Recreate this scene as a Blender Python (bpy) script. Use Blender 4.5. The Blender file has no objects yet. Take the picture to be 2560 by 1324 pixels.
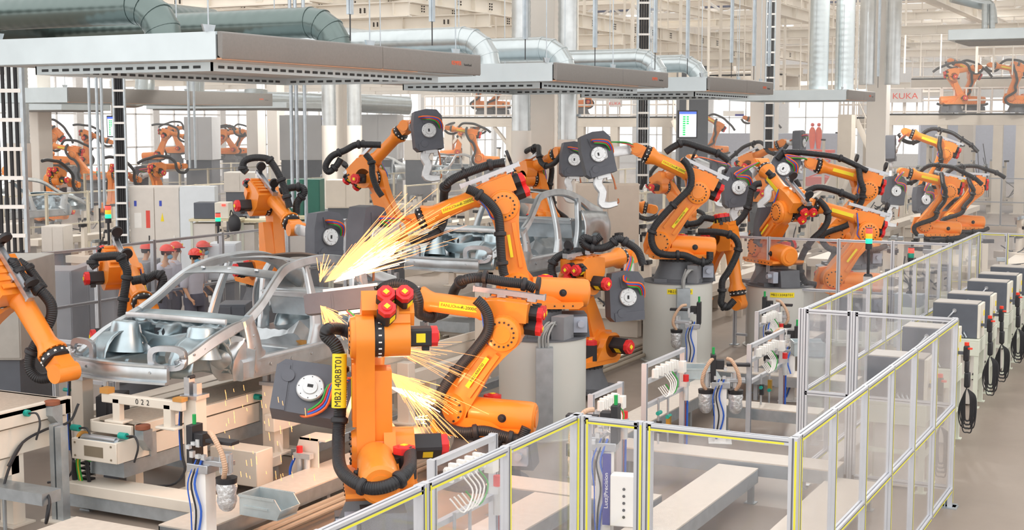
import bpy, math, random
from mathutils import Vector, Matrix
R = math.radians
V = Vector
random.seed(7)
scn = bpy.context.scene
col = scn.collection
scn.cycles.transparent_max_bounces = 40

# ---------------------------------------------------------------- camera, sky, exposure
F_PX, H_CAM = 3446.0, 4.1
PITCH = math.atan(352 / F_PX); YAW = R(27.07)
cam_d = bpy.data.cameras.new('camera'); cam = bpy.data.objects.new('camera', cam_d); col.objects.link(cam)
cam.location = (0, 0, H_CAM); cam.rotation_euler = (math.pi / 2 - PITCH, 0, YAW)
cam_d.sensor_width = 36; cam_d.lens = F_PX / 2560 * 36; cam_d.clip_end = 600
scn.camera = cam
w = bpy.data.worlds.new('sky'); scn.world = w; w.use_nodes = True
bg = w.node_tree.nodes['Background']; bg.inputs[0].default_value = (1.0, 0.975, 0.95, 1); bg.inputs[1].default_value = 1.9
scn.view_settings.view_transform = 'Standard'; scn.view_settings.look = 'None'
scn.view_settings.exposure = 0.0; scn.view_settings.gamma = 1; scn.view_settings.use_curve_mapping = False

# ---------------------------------------------------------------- measuring helpers (photograph pixel -> point of the hall)
_fw = V((-math.sin(YAW), math.cos(YAW), 0)); RT = V((math.cos(YAW), math.sin(YAW), 0))
CF = _fw * math.cos(PITCH) - V((0, 0, math.sin(PITCH))); CU = _fw * math.sin(PITCH) + V((0, 0, math.cos(PITCH)))
CO = V((0, 0, H_CAM))
def ray(x, y): return CF * F_PX + RT * (x - 1280) + CU * (662 - y)
def at(x, y, z): r = ray(x, y); return CO + r * ((z - H_CAM) / r.z)
def atX(x, y, X): r = ray(x, y); return CO + r * (X / r.x)
def atY(x, y, Y): r = ray(x, y); return CO + r * (Y / r.y)
def atd(x, y, d): return CO + ray(x, y) * (d / F_PX)
def depth(p): return (V(p) - CO).dot(CF)

# ---------------------------------------------------------------- materials
def lin(h):
    h = h.lstrip('#'); o = []
    for i in (0, 2, 4):
        c = int(h[i:i + 2], 16) / 255; o.append(c / 12.92 if c <= .04045 else ((c + .055) / 1.055) ** 2.4)
    return (*o, 1)
MATS = {}
def mat(name, colr, rough=.5, metal=0., var=.06, scale=6., bump=0., emit=0., coat=0., spec=.5):
    if name in MATS: return MATS[name]
    m = bpy.data.materials.new(name); m.use_nodes = True; nt = m.node_tree; b = nt.nodes['Principled BSDF']
    c = lin(colr)
    b.inputs['Roughness'].default_value = rough; b.inputs['Metallic'].default_value = metal
    b.inputs['Specular IOR Level'].default_value = spec; b.inputs['Coat Weight'].default_value = coat
    tc = nt.nodes.new('ShaderNodeTexCoord'); no = nt.nodes.new('ShaderNodeTexNoise'); no.inputs['Scale'].default_value = scale
    no.inputs['Detail'].default_value = 5
    nt.links.new(tc.outputs['Object'], no.inputs['Vector'])
    mr = nt.nodes.new('ShaderNodeMapRange'); mr.inputs['To Min'].default_value = 1 - var; mr.inputs['To Max'].default_value = 1 + var
    mr.inputs['From Min'].default_value = .3; mr.inputs['From Max'].default_value = .7
    nt.links.new(no.outputs['Fac'], mr.inputs['Value'])
    mx = nt.nodes.new('ShaderNodeVectorMath'); mx.operation = 'SCALE'; mx.inputs[0].default_value = c[:3]
    nt.links.new(mr.outputs[0], mx.inputs['Scale']); nt.links.new(mx.outputs[0], b.inputs['Base Color'])
    if bump:
        bp = nt.nodes.new('ShaderNodeBump'); bp.inputs['Strength'].default_value = bump; bp.inputs['Distance'].default_value = .02
        nt.links.new(no.outputs['Fac'], bp.inputs['Height']); nt.links.new(bp.outputs[0], b.inputs['Normal'])
    if emit: b.inputs['Emission Color'].default_value = c; b.inputs['Emission Strength'].default_value = emit
    MATS[name] = m; return m
def ribbed(name, colr, rough, metal, pitch, strength, dist=.01):
    m = mat(name, colr, rough, metal, .04); nt = m.node_tree; b = nt.nodes['Principled BSDF']
    uv = nt.nodes.new('ShaderNodeUVMap'); wv = nt.nodes.new('ShaderNodeTexWave'); wv.bands_direction = 'Y'
    wv.inputs['Scale'].default_value = 1 / pitch * .314; wv.inputs['Distortion'].default_value = 0
    nt.links.new(uv.outputs[0], wv.inputs['Vector'])
    bp = nt.nodes.new('ShaderNodeBump'); bp.inputs['Strength'].default_value = strength; bp.inputs['Distance'].default_value = dist
    nt.links.new(wv.outputs['Fac'], bp.inputs['Height']); nt.links.new(bp.outputs[0], b.inputs['Normal']); return m
ORANGE = mat('orange_paint', '#EF8B2B', .38, 0, .05, 3, coat=.2)
BLACK = mat('black_plastic', '#26262A', .5, 0, .1)
RUBBER = ribbed('black_corrugated_hose', '#232428', .42, 0, .022, .9, .006)
GUNGREY = mat('charcoal_paint', '#585B64', .5, 0, .08)
CASTING = mat('dark_grey_casting', '#64666B', .55, .2, .08)
RED = mat('red_cap', '#DA2A2C', .45)
YEL = mat('yellow_sticker', '#F4DC28', .5, 0, .02)
ALU = mat('aluminium', '#BEC1C6', .35, .85, .05, 20)
ALUM = mat('machined_aluminium', '#D2D4D6', .4, .6, .08, 12)
PROFILE = mat('aluminium_profile', '#CDD0D6', .4, .5, .03, 8)
GROOVE = mat('grey_groove', '#6E7078', .6, .3)
YSTRIP = mat('yellow_strip', '#E3DC3C', .5, 0, .02)
GALV = mat('galvanised_steel', '#B4BCC2', .38, .8, .10, 9)
DUCTM = ribbed('spiral_duct', '#B9C1C3', .30, .9, .16, .25, .01)
HOODS = mat('hood_sheet_steel', '#C9D3D7', .45, .55, .05, 2)
HOODP = mat('hood_grey_panel', '#827F7C', .6, .1, .04, 40)
CREAM = mat('cream_paint', '#DBD2C5', .5, 0, .04, 3)
BEAMC = mat('cream_steel', '#F2EBDF', .55, 0, .05, 1.5)
CONC = mat('column_concrete', '#E6E0D8', .8, 0, .03, 1.5)
CHECK = mat('tread_plate', '#BDB1A2', .5, .3, .10, 30, .3)
BODY = mat('bare_body_steel', '#C3C9CD', .33, .85, .12, 5)
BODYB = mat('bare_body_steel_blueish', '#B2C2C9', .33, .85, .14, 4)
BRASS = mat('brass', '#C09848', .35, .8)
COPPER = mat('copper', '#B07050', .35, .8)
WHITEP = mat('white_paint', '#EEECE8', .45, 0, .03)
PEDM = mat('pedestal_grey_paint', '#CBCBC5', .42, 0, .03, 1.5)
CABM = mat('cabinet_light_grey', '#D9D3CC', .5, 0, .03)
CABW = mat('cabinet_side_white', '#DDE4EA', .5, 0, .02)
CTRL = mat('controller_dark_grey', '#5A5F68', .5, 0, .06)
CTRL2 = mat('controller_beige', '#DDD9CC', .5, 0, .04)
PALE = mat('pale_green_paint', '#D6DACB', .5, 0, .03)
SKIN = mat('skin', '#C79878', .6)
SHIRT = mat('grey_work_shirt', '#B9B9C4', .8, 0, .05)
TROUS = mat('dark_work_trousers', '#5C5C6A', .8)
HELM = mat('red_helmet', '#E0321F', .3, coat=.5)
HAIR = mat('black_hair', '#201C1C', .7)
MASKM = mat('blue_mask', '#7FB0CC', .8)
TEXTK = mat('printed_black', '#1C1C1E', .6, 0, .0)
TEXTO = mat('printed_orange', '#EE5A1C', .6, 0, .0)
TEXTR = mat('printed_red', '#E0381E', .6, 0, .0)
TEXTW = mat('printed_white', '#F4F4F4', .6, 0, .0)
NAVY = mat('navy_label', '#2A2C8C', .5, 0, .02)
WOODB = mat('brown_roller', '#8A5038', .5)
TEAL = mat('teal_fitting', '#149A8C', .45)
GREENP = mat('green_handle', '#1CA050', .4)
BAGFOIL = mat('foil_bag', '#D8DADC', .3, .6, .2, 25, .8)
HOSEC = {'green': mat('green_hose', '#2F9E3C', .4), 'red': mat('red_hose', '#D2322A', .4), 'blue': mat('blue_hose', '#2C62C8', .4),
         'orange': mat('orange_hose', '#F06A28', .4), 'teal': mat('teal_hose', '#5CB4B4', .4), 'black': BLACK,
         'tan': ribbed('tan_flex_hose', '#D2AE92', .6, 0, .02, .6, .006), 'yellow': mat('yellow_hose', '#E2BC28', .4)}
LRED = mat('lamp_red', '#FF3A30', .4, emit=2.5); LGRN = mat('lamp_green', '#20D890', .4, emit=1.6); LYEL = mat('lamp_yellow', '#F0B428', .4, emit=.5)
LGRN0 = mat('lamp_green_unlit', '#1A9078', .4); LAMPW = mat('lamp_white', '#FFFFFF', .4, emit=6)
SPARK = mat('spark_glow', '#FF9C5C', .4, emit=2.6); SPARKW = mat('spark_core', '#FFD8A8', .4, emit=8)
SCREEN = mat('screen_white', '#E8EEFF', .4, emit=1.0); SCRB = mat('screen_blue', '#4C6CF0', .4, emit=1.0); SCRG = mat('screen_green', '#28C060', .4, emit=1.0)

def glassmat():
    m = bpy.data.materials.new('clear_panel'); m.use_nodes = True; nt = m.node_tree; nt.nodes.remove(nt.nodes['Principled BSDF'])
    out = nt.nodes['Material Output']; t = nt.nodes.new('ShaderNodeBsdfTransparent'); t.inputs[0].default_value = (.985, .987, .99, 1)
    g = nt.nodes.new('ShaderNodeBsdfGlossy'); g.inputs['Roughness'].default_value = .06; g.inputs[0].default_value = (1, 1, 1, 1)
    d = nt.nodes.new('ShaderNodeBsdfDiffuse'); d.inputs[0].default_value = (.85, .86, .92, 1)
    lw = nt.nodes.new('ShaderNodeLayerWeight'); lw.inputs[0].default_value = .5
    pw = nt.nodes.new('ShaderNodeMath'); pw.operation = 'POWER'; pw.inputs[1].default_value = 4; nt.links.new(lw.outputs['Facing'], pw.inputs[0])
    fr = nt.nodes.new('ShaderNodeMath'); fr.operation = 'MULTIPLY_ADD'; fr.inputs[1].default_value = .6; fr.inputs[2].default_value = .035; nt.links.new(pw.outputs[0], fr.inputs[0])
    no = nt.nodes.new('ShaderNodeTexNoise'); no.inputs['Scale'].default_value = 1.2; no.inputs['Detail'].default_value = 6
    mr = nt.nodes.new('ShaderNodeMapRange'); mr.inputs['From Min'].default_value = .4; mr.inputs['From Max'].default_value = .75; mr.inputs['To Min'].default_value = .03; mr.inputs['To Max'].default_value = .12
    tc = nt.nodes.new('ShaderNodeTexCoord'); nt.links.new(tc.outputs['Object'], no.inputs['Vector']); nt.links.new(no.outputs['Fac'], mr.inputs['Value'])
    m1 = nt.nodes.new('ShaderNodeMixShader'); m2 = nt.nodes.new('ShaderNodeMixShader')
    nt.links.new(mr.outputs[0], m1.inputs[0]); nt.links.new(t.outputs[0], m1.inputs[1]); nt.links.new(d.outputs[0], m1.inputs[2])
    nt.links.new(fr.outputs[0], m2.inputs[0]); nt.links.new(m1.outputs[0], m2.inputs[1]); nt.links.new(g.outputs[0], m2.inputs[2])
    nt.links.new(m2.outputs[0], out.inputs[0]); return m
GLASS = glassmat()
def floormat():
    m = mat('sealed_concrete_floor', '#918479', .38, 0, .10, .6); nt = m.node_tree; b = nt.nodes['Principled BSDF']
    no = nt.nodes.new('ShaderNodeTexNoise'); no.inputs['Scale'].default_value = 1.4; no.inputs['Detail'].default_value = 8
    tc = nt.nodes.new('ShaderNodeTexCoord'); nt.links.new(tc.outputs['Object'], no.inputs['Vector'])
    mr = nt.nodes.new('ShaderNodeMapRange'); mr.inputs['To Min'].default_value = .22; mr.inputs['To Max'].default_value = .5
    nt.links.new(no.outputs['Fac'], mr.inputs['Value']); nt.links.new(mr.outputs[0], b.inputs['Roughness']); return m
FLOOR = floormat()

# ---------------------------------------------------------------- mesh builder
def cr(pts, k=6):
    P = [V(p) for p in pts]; P = [P[0] * 2 - P[1]] + P + [P[-1] * 2 - P[-2]]; o = []
    for i in range(1, len(P) - 2):
        a, b, c, d = P[i - 1:i + 3]
        for j in range(k):
            t = j / k; o.append(.5 * ((2 * b) + (c - a) * t + (2 * a - 5 * b + 4 * c - d) * t * t + (3 * b - a - 3 * c + d) * t ** 3))
    o.append(P[-2]); return o
class M:
    def __init__(s): s.v = []; s.f = []; s.m = []; s.uv = {}
    def add(s, vs, fs, m=0, T=None):
        n = len(s.v); s.v += [T @ V(v) if T else V(v) for v in vs]
        for f in fs: s.f.append([i + n for i in f]); s.m.append(m)
        return s
    def box(s, a, b, m=0, T=None):
        (x0, y0, z0), (x1, y1, z1) = a, b
        return s.add([(x0, y0, z0), (x1, y0, z0), (x1, y1, z0), (x0, y1, z0), (x0, y0, z1), (x1, y0, z1), (x1, y1, z1), (x0, y1, z1)],
                     [(3, 2, 1, 0), (4, 5, 6, 7), (0, 1, 5, 4), (1, 2, 6, 5), (2, 3, 7, 6), (3, 0, 4, 7)], m, T)
    def cb(s, c, z, m=0, T=None):
        return s.box([c[i] - z[i] / 2 for i in range(3)], [c[i] + z[i] / 2 for i in range(3)], m, T)
    def cyl(s, p0, p1, r0, r1=None, n=16, m=0, cap=True):
        return s.lathe(p0, p1, [(0, r0), (1, r0 if r1 is None else r1)], n, m, cap)
    def lathe(s, p0, p1, prof, n=20, m=0, cap=True):      # prof: (t along p0-p1, radius)
        p0, p1 = V(p0), V(p1); d = (p1 - p0); z = d.normalized(); x = z.orthogonal().normalized(); y = z.cross(x); b = len(s.v)
        for t, r in prof:
            for i in range(n):
                a = 2 * math.pi * i / n; s.v.append(p0 + d * t + (x * math.cos(a) + y * math.sin(a)) * r)
        for k in range(len(prof) - 1):
            for i in range(n):
                j = (i + 1) % n; s.f.append([b + k * n + i, b + k * n + j, b + (k + 1) * n + j, b + (k + 1) * n + i]); s.m.append(m)
        if cap:
            s.f.append([b + i for i in range(n)][::-1]); s.m.append(m)
            q = b + (len(prof) - 1) * n; s.f.append([q + i for i in range(n)]); s.m.append(m)
        return s
    def tube(s, pts, r, n=8, m=0, k=0, uv=False):
        P = cr(pts, k) if k else [V(p) for p in pts]
        rr = r if isinstance(r, (list, tuple)) else None
        b = len(s.v); x = None; L = 0; ls = []
        for i, p in enumerate(P):
            t = (P[min(i + 1, len(P) - 1)] - P[max(i - 1, 0)]).normalized()
            if x is None: x = t.orthogonal().normalized()
            x = (x - t * x.dot(t)).normalized(); y = t.cross(x)
            if i: L += (p - P[i - 1]).length
            ls.append(L); q = r if rr is None else rr[min(int(i / max(k, 1)), len(rr) - 1)]
            for j in range(n): a = 2 * math.pi * j / n; s.v.append(p + (x * math.cos(a) + y * math.sin(a)) * q)
        for i in range(len(P) - 1):
            for j in range(n):
                j2 = (j + 1) % n; s.f.append([b + i * n + j, b + i * n + j2, b + (i + 1) * n + j2, b + (i + 1) * n + j]); s.m.append(m)
                if uv: s.uv[len(s.f) - 1] = [(j / n, ls[i]), ((j + 1) / n, ls[i]), ((j + 1) / n, ls[i + 1]), (j / n, ls[i + 1])]
        s.f.append([b + j for j in range(n)][::-1]); s.m.append(m)
        q = b + (len(P) - 1) * n; s.f.append([q + j for j in range(n)]); s.m.append(m); return s
    def prism(s, poly, h0, h1, ax='z', m=0, T=None):     # poly in the plane across axis ax
        f = {'z': lambda a, b, h: (a, b, h), 'y': lambda a, b, h: (a, h, b), 'x': lambda a, b, h: (h, a, b)}[ax]
        n = len(poly); vs = [f(a, b, h0) for a, b in poly] + [f(a, b, h1) for a, b in poly]
        fs = [list(range(n))[::-1], list(range(n, 2 * n))] + [[i, (i + 1) % n, (i + 1) % n + n, i + n] for i in range(n)]
        return s.add(vs, fs, m, T)
    def sweep(s, pts, wid, thk, nrm, m=0, k=0):           # rounded flat section: wid along nrm x t, thk along nrm
        P = cr(pts, k) if k else [V(p) for p in pts]; N = len(P)
        def g(a, i):
            if not isinstance(a, (list, tuple)): return a
            t = i / max(k, 1); j = min(int(t), len(a) - 2) if len(a) > 1 else 0; return a[j] + (a[j + 1] - a[j]) * (t - j)
        b = len(s.v); sec = [(-.5, -.3), (-.38, -.5), (.38, -.5), (.5, -.3), (.5, .3), (.38, .5), (-.38, .5), (-.5, .3)]
        for i, p in enumerate(P):
            t = (P[min(i + 1, N - 1)] - P[max(i - 1, 0)]).normalized(); nn = V(nrm); nn = (nn - t * nn.dot(t)).normalized(); u = nn.cross(t)
            for a, c in sec: s.v.append(p + u * (a * g(wid, i)) + nn * (c * g(thk, i)))
        for i in range(N - 1):
            for j in range(8): j2 = (j + 1) % 8; s.f.append([b + i * 8 + j, b + i * 8 + j2, b + (i + 1) * 8 + j2, b + (i + 1) * 8 + j]); s.m.append(m)
        s.f.append([b + j for j in range(8)][::-1]); s.m.append(m); q = b + (N - 1) * 8; s.f.append([q + j for j in range(8)]); s.m.append(m); return s
    def sph(s, c, r, n=12, m=0, sc=(1, 1, 1), lo=-90, hi=90):
        c = V(c); b = len(s.v); K = max(4, n // 2)
        for i in range(K + 1):
            a = R(lo + (hi - lo) * i / K)
            for j in range(n):
                q = 2 * math.pi * j / n; s.v.append(c + V((math.cos(a) * math.cos(q) * sc[0], math.cos(a) * math.sin(q) * sc[1], math.sin(a) * sc[2])) * r)
        for i in range(K):
            for j in range(n): j2 = (j + 1) % n; s.f.append([b + i * n + j, b + i * n + j2, b + (i + 1) * n + j2, b + (i + 1) * n + j]); s.m.append(m)
        return s
    def surf(s, rows, m=0, thick=0):                       # grid of points
        b = len(s.v); n = len(rows[0])
        for r_ in rows: s.v += [V(p) for p in r_]
        for i in range(len(rows) - 1):
            for j in range(n - 1): s.f.append([b + i * n + j, b + i * n + j + 1, b + (i + 1) * n + j + 1, b + (i + 1) * n + j]); s.m.append(m)
        return s
    def mesh(s, name, mats, sharp=35):
        me = bpy.data.meshes.new(name); me.from_pydata([tuple(v) for v in s.v], [], s.f)
        mats = mats if isinstance(mats, (list, tuple)) else [mats]
        for x in mats: me.materials.append(x)
        for i, p in enumerate(me.polygons): p.material_index = s.m[i]; p.use_smooth = True
        if s.uv:
            u = me.uv_layers.new(name='UVMap')
            for fi, cs in s.uv.items():
                p = me.polygons[fi]
                for li, c in zip(p.loop_indices, cs): u.data[li].uv = c
        me.set_sharp_from_angle(angle=R(sharp)); me.update(); return me
    def build(s, name, mats, parent=None, loc=None, rot=None, bev=0, solid=0):
        return obj(name, s.mesh(name, mats), parent, loc, rot, bev, solid)
def obj(name, me, parent=None, loc=None, rot=None, bev=0, solid=0):
    o = bpy.data.objects.new(name, me); col.objects.link(o)
    if parent: o.parent = parent
    if loc is not None: o.location = loc
    if rot is not None: o.rotation_euler = rot
    if solid: md = o.modifiers.new('solid', 'SOLIDIFY'); md.thickness = solid; md.offset = 0
    if bev: md = o.modifiers.new('bevel', 'BEVEL'); md.width = bev; md.segments = 2; md.limit_method = 'ANGLE'; md.angle_limit = R(40)
    return o
def tag(o, label, cat, group=None, kind=None):
    o['label'] = label; o['category'] = cat
    if group: o['group'] = group
    if kind: o['kind'] = kind
    return o
def thing(name, label, cat, loc=(0, 0, 0), rotz=0, group=None):
    o = bpy.data.objects.new(name, None); col.objects.link(o); o.location = loc; o.rotation_euler = (0, 0, rotz); o.empty_display_size = .2
    return tag(o, label, cat, group)
def struct(o, kind='structure'): o['kind'] = kind; return o
def dup(root, loc, rotz=None, label=None, group=None):
    def cp(o, par):
        c = o.copy(); col.objects.link(c); c.parent = par
        for ch in list(o.children): cp(ch, c)
        return c
    r_ = cp(root, None); r_.location = loc
    if rotz is not None: r_.rotation_euler = (0, 0, rotz)
    if label: r_['label'] = label
    if group: r_['group'] = group
    return r_
def text(name, s, size, mt, parent, loc, rot, align='CENTER', ext=.0008, sx=1.0):
    c = bpy.data.curves.new(name, 'FONT'); c.body = s; c.size = size; c.extrude = ext; c.align_x = align; c.align_y = 'CENTER'; c.materials.append(mt)
    t = bpy.data.objects.new('t', c); me = bpy.data.meshes.new_from_object(t); bpy.data.objects.remove(t)
    if not me.materials: me.materials.append(mt)
    o = bpy.data.objects.new(name, me); col.objects.link(o); o.parent = parent; o.location = loc; o.rotation_euler = rot; o.scale = (sx, 1, 1); return o

# ================================================================ THE SETTING
struct(M().box((-66, -8, -.2), (30, 142, 0)).build('floor', FLOOR))
# roof: white deck bays with open glazed strips between them, carried by trusses
deck = M()
for i, y in enumerate(range(22, 140, 6)): deck.box((-66, y, 12.2), (30, y + 2.2, 12.4))
struct(deck.build('ceiling', mat('roof_deck_white', '#F2EEE6', .7)))
dk = M()
for y in range(25, 140, 6): dk.box((-66, y + .2, 12.0), (30, y + .6, 12.15))
struct(dk.build('trim_1', mat('dark_blue_roof_strip', '#4A4F66', .7)))
def wall_windows(name, horiz, pos, a0, a1, step, mull, sill, head, top, gap=()):
    m = M(); g = M()
    def bx(mm, u0, u1, z0, z1, t0=-.15, t1=.15):
        if horiz: mm.box((u0, pos + t0, z0), (u1, pos + t1, z1))
        else: mm.box((pos + t0, u0, z0), (pos + t1, u1, z1))
    bx(m, a0, a1, 0, sill); bx(m, a0, a1, head, top)
    u = a0
    while u < a1:
        bx(m, u, u + mull, sill, head)
        for k in (1, 2, 3): bx(m, u + mull + (step - mull) * k / 4 - .05, u + mull + (step - mull) * k / 4 + .05, sill, head, -.06, .06)
        for z in (sill + (head - sill) * .33, sill + (head - sill) * .66): bx(m, u + mull, u + step, z - .05, z + .05, -.06, .06)
        u += step
    struct(m.build(name, mat('wall_white_steel', '#EFEDEA', .6)))
wall_windows('wall_left', False, -64, -5, 141, 7.0, .6, .4, 7.0, 12.2)
wall_windows('wall_back', True, 138, -64, 30, 8.0, 1.0, 1.2, 6.6, 12.2)

# columns of the hall
def column(x, y, s=.75, label=''):
    t = thing('hall_column', label, 'column', (x, y, 0))
    M().box((-s / 2, -s / 2, 0), (s / 2, s / 2, 12.1)).build('shaft', CONC, t, bev=.03)
    M().box((-s / 2 - .03, -s / 2 - .03, 0), (s / 2 + .03, s / 2 + .03, .3)).build('plinth', CONC, t)
    return t
def colpx(px, X, label, s=.75):
    p = atX(px, 310, X); return column(p.x, p.y, s, label), p
cA, pA = colpx(1365, -14.2, 'broad pale concrete column between two upright ducts in the centre of the hall', .8)
cB, pB = colpx(851, -28.5, 'pale column between two upright flexible ducts left of the tallest raised gun', .75)
cC, pC = colpx(1911, -13.2, 'pale column beside the narrow vertical cable tray right of centre', .75)
cD, pD = colpx(2195, -12.0, 'pale column between two silver flexible ducts behind the far hood', .75)
for px, X, nm in ((640, -44, 'white column right of the window with dark blue band'), (690, -46, 'white column just left of the light grey enclosure'), (96, -40, 'pale column at the left edge behind the cable mast')):
    colpx(px, X, nm, .7)
struct(M().box((-.4, -.4, 0), (.4, .4, 12.1)).build('trim_2', CONC, loc=(-12.2, 78, 0)))
def bracket_pipes(p, off, label):
    t = thing('conduit_bundle', label, 'conduit', (p.x + off, p.y - .6, 0))
    for k in range(3):
        M().cyl((k * .16, 0, .2), (k * .16, 0, 12), .035, n=8).build('conduit', BEAMC, t)
    for z in (3, 4.3, 5.6, 7, 9): M().cb((.16, 0, z), (.5, .09, .05)).build('clip', GALV, t)
bracket_pipes(pA, .75, 'bundle of cream conduits on the right of the central column')

# upright ducts
def vduct(px, dd, r, z0, z1, label, sleeve=True, flex=True, sl_z=2.4):
    p = atd(px, 310, dd); t = thing('upright_duct', label, 'duct', (p.x, p.y, 0))
    prof = [(0, r)]
    m = M(); z = z0; pts = []
    if flex:
        n = int((z1 - z0) / .14)
        prof = [(i / (n * 2), r * (1.0 if i % 2 else .965)) for i in range(n * 2 + 1)]
        m.lathe((0, 0, z0), (0, 0, z1), prof, 20)
    else: m.tube([(0, 0, z0), (0, 0, (z0 + z1) / 2), (0, 0, z1)], r, 20, uv=True)
    m.build('duct', DUCTM if not flex else mat('flexible_foil_duct', '#C4C8C9', .3, .85, .1, 4), t)
    if sleeve:
        M().cyl((0, 0, sl_z - 2.4 if sl_z < 3 else sl_z - 1.5), (0, 0, z0 + .05), r * 1.04, n=20).build('sleeve', CONC, t)
    return t
vduct(1303, depth(pA) - 1.1, .22, 3.9, 12, 'silver flexible duct standing left of the broad central column')
vduct(1418, depth(pA) - 1.1, .22, 3.7, 12, 'silver flexible duct standing right of the broad central column')
vduct(823, depth(pB) - 1.5, .26, 4.0, 12, 'silver flexible duct standing left of the column above the glass guard')
vduct(886, depth(pB) - 1.5, .26, 4.0, 12, 'silver flexible duct standing right of the column left of the raised gun')
vduct(2163, depth(pD) - 1.2, .3, 5.6, 12, 'silver flexible duct left of the column behind the far hood', False)
vduct(2227, depth(pD) - 1.2, .3, 5.6, 12, 'silver flexible duct right of the column behind the far hood', False)
vduct(45, 47, .38, 3.4, 12, 'wide flexible duct behind the cable mast at the left edge')
vduct(158, 55, .42, 7.2, 12, 'wide pale upright duct above the second line at far left', False, False)
vduct(2044, 38.0, .26, 5.05, 12, 'smooth round duct rising from the far hood, left of two', False, False)
vduct(2108, 38.3, .26, 5.05, 12, 'smooth round duct rising from the far hood, right of two', False, False)

# ================================================================ EXTRACTION HOODS
HX1, HX0, HZ0, HZ1 = -8.75, -11.95, 4.73, 5.0
def hood(y0, L, label, X1=HX1, X0=HX0, z0=HZ0, z1=HZ1, lip=True, txt=True, h=None):
    t = thing('extraction_hood', label, 'extraction hood', (X1, y0, z0))
    wd, hh = X1 - X0, z1 - z0
    # galvanised end sides
    M().box((-wd, -.012, 0), (-.01, .012, hh)).box((-wd, L - .012, 0), (-.01, L + .012, hh)).box((-wd - .012, 0, 0), (-wd + .012, L, hh)).build('side_sheet', HOODS, t)
    M().box((-wd, 0, hh - .03), (0, L, hh)).build('top_sheet', HOODS, t)
    half = L * .55
    for a, b in ((0, half - .006), (half + .006, L)):
        m = M(); m.prism([(.0, .035), (.05, 0), (.062, .02), (.062, hh - .012), (.05, hh), (0, hh)], a, b, 'y'); m.build('front_panel', HOODP, t, bev=.008)
    M().prism([(-.05, -.004), (.05, -.004), (.05, .014), (-.05, .014)], 0, L * .7, 'y').build('edge_trim', mat('copper_toned_edge', '#B98D70', .45, .4), t)
    # slotted inner channel below
    if lip:
        m = M(); i = .38
        z = -.045
        m.box((-wd + i, i, z - .05), (-i, i + .02, z + .04)).box((-wd + i, L - i, z - .05), (-i, L - i + .02, z + .04))
        m.box((-wd + i, i, z - .05), (-wd + i + .02, L - i, z + .04)).box((-i - .02, i, z - .05), (-i, L - i, z + .04))
        m.box((-wd + .05, .05, -.005), (-.03, L - .05, .01)); chn = m.build('slotted_channel', HOODS, t)
        s = M(); y = i + .1
        while y < L - i - .15:
            s.box((-wd + i + .018, y, z - .02), (-wd + i + .028, y + .09, z + .008)); s.box((-i + .0, y, z - .02), (-i + .006, y + .09, z + .008)); s.box((-i - .026, y, z - .02), (-i - .019, y + .09, z + .008)); y += .15
        x = -wd + i + .1
        while x < -i - .1:
            s.box((x, i - .006, z - .02), (x + .09, i + .0, z + .008)); s.box((x, L - i - .008, z - .02), (x + .09, L - i, z + .008)); x += .15
        chn.data = m.add(s.v, s.f, 1).mesh('slotted_channel', [HOODS, mat('slot_dark', '#3E4448', .7)])
    if txt:
        text('maker_lettering', 'KEMPER', .075, TEXTO, t, (.0635, L - .78, hh * .52), (R(90), 0, R(90)), 'LEFT', sx=.95)
        text('model_lettering', 'VarioHood', .045, TEXTK, t, (.0635, L - .46, hh * .47), (R(90), 0, R(90)), 'LEFT')
    # lifting lugs and hangers
    for yy in (.02, L * .55, L - .35):
        for xx in (-.12, -wd + .2):
            h = M().prism([(-.07, 0), (.07, 0), (.1, .07), (-.1, .07)], -.01, .01, 'x', 0, Matrix.Translation((xx, yy, hh)))
            lug = h.build('hanger_bracket', GALV, t)
            M().cyl((xx, yy, hh), (xx, yy, hh + 2.2), .008, n=6).build('threaded_rod', GALV, lug)
    return t
hood(10.8, 5.3, 'nearest long grey extraction hood hanging at the upper left')
hood(18.45, 4.6, 'second extraction hood in the row, its right end over the two raised guns')
hood(25.3, 4.2, 'third extraction hood in the row, right of centre')
hood(36.4, 3.1, 'fourth extraction hood, in front of the red lettered sign', lip=False)
# slender square hanger posts over hoods two to four
for i, (px, Y, zt) in enumerate(((1313, 18.5, 5.05), (1487, 21, 5.05), (1637, 23.0, 5.05), (1718, 25.3, 5.05), (1828, 27.4, 5.05), (1884, 29.2, 5.05), (1922, 29.5, 5.05), (2195, 37, 5.05), (877, 13.4, 5.05), (1081, 15.4, 5.1))):
    p = atY(px, 200, Y)
    t = thing('hanger_post', 'slender galvanised post holding up the hood ' + ['at the near corner of the second hood', 'above the middle of the second hood', 'above the right end of the second hood', 'at the near corner of the third hood', 'over the middle of the third hood', 'over the right half of the third hood', 'at the right end of the third hood', 'above the fourth hood', 'behind the middle of the nearest hood', 'behind the right end of the nearest hood'][i], 'post', (p.x, p.y, zt + .3))
    M().box((-.03, -.03, 0), (.03, .03, 4)).box((-.012, -.045, 0), (.012, .045, 4)).build('post', GALV, t); M().cyl((0, 0, -.3), (0, 0, 0), .008, n=6).build('rod', BLACK, t)

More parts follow.
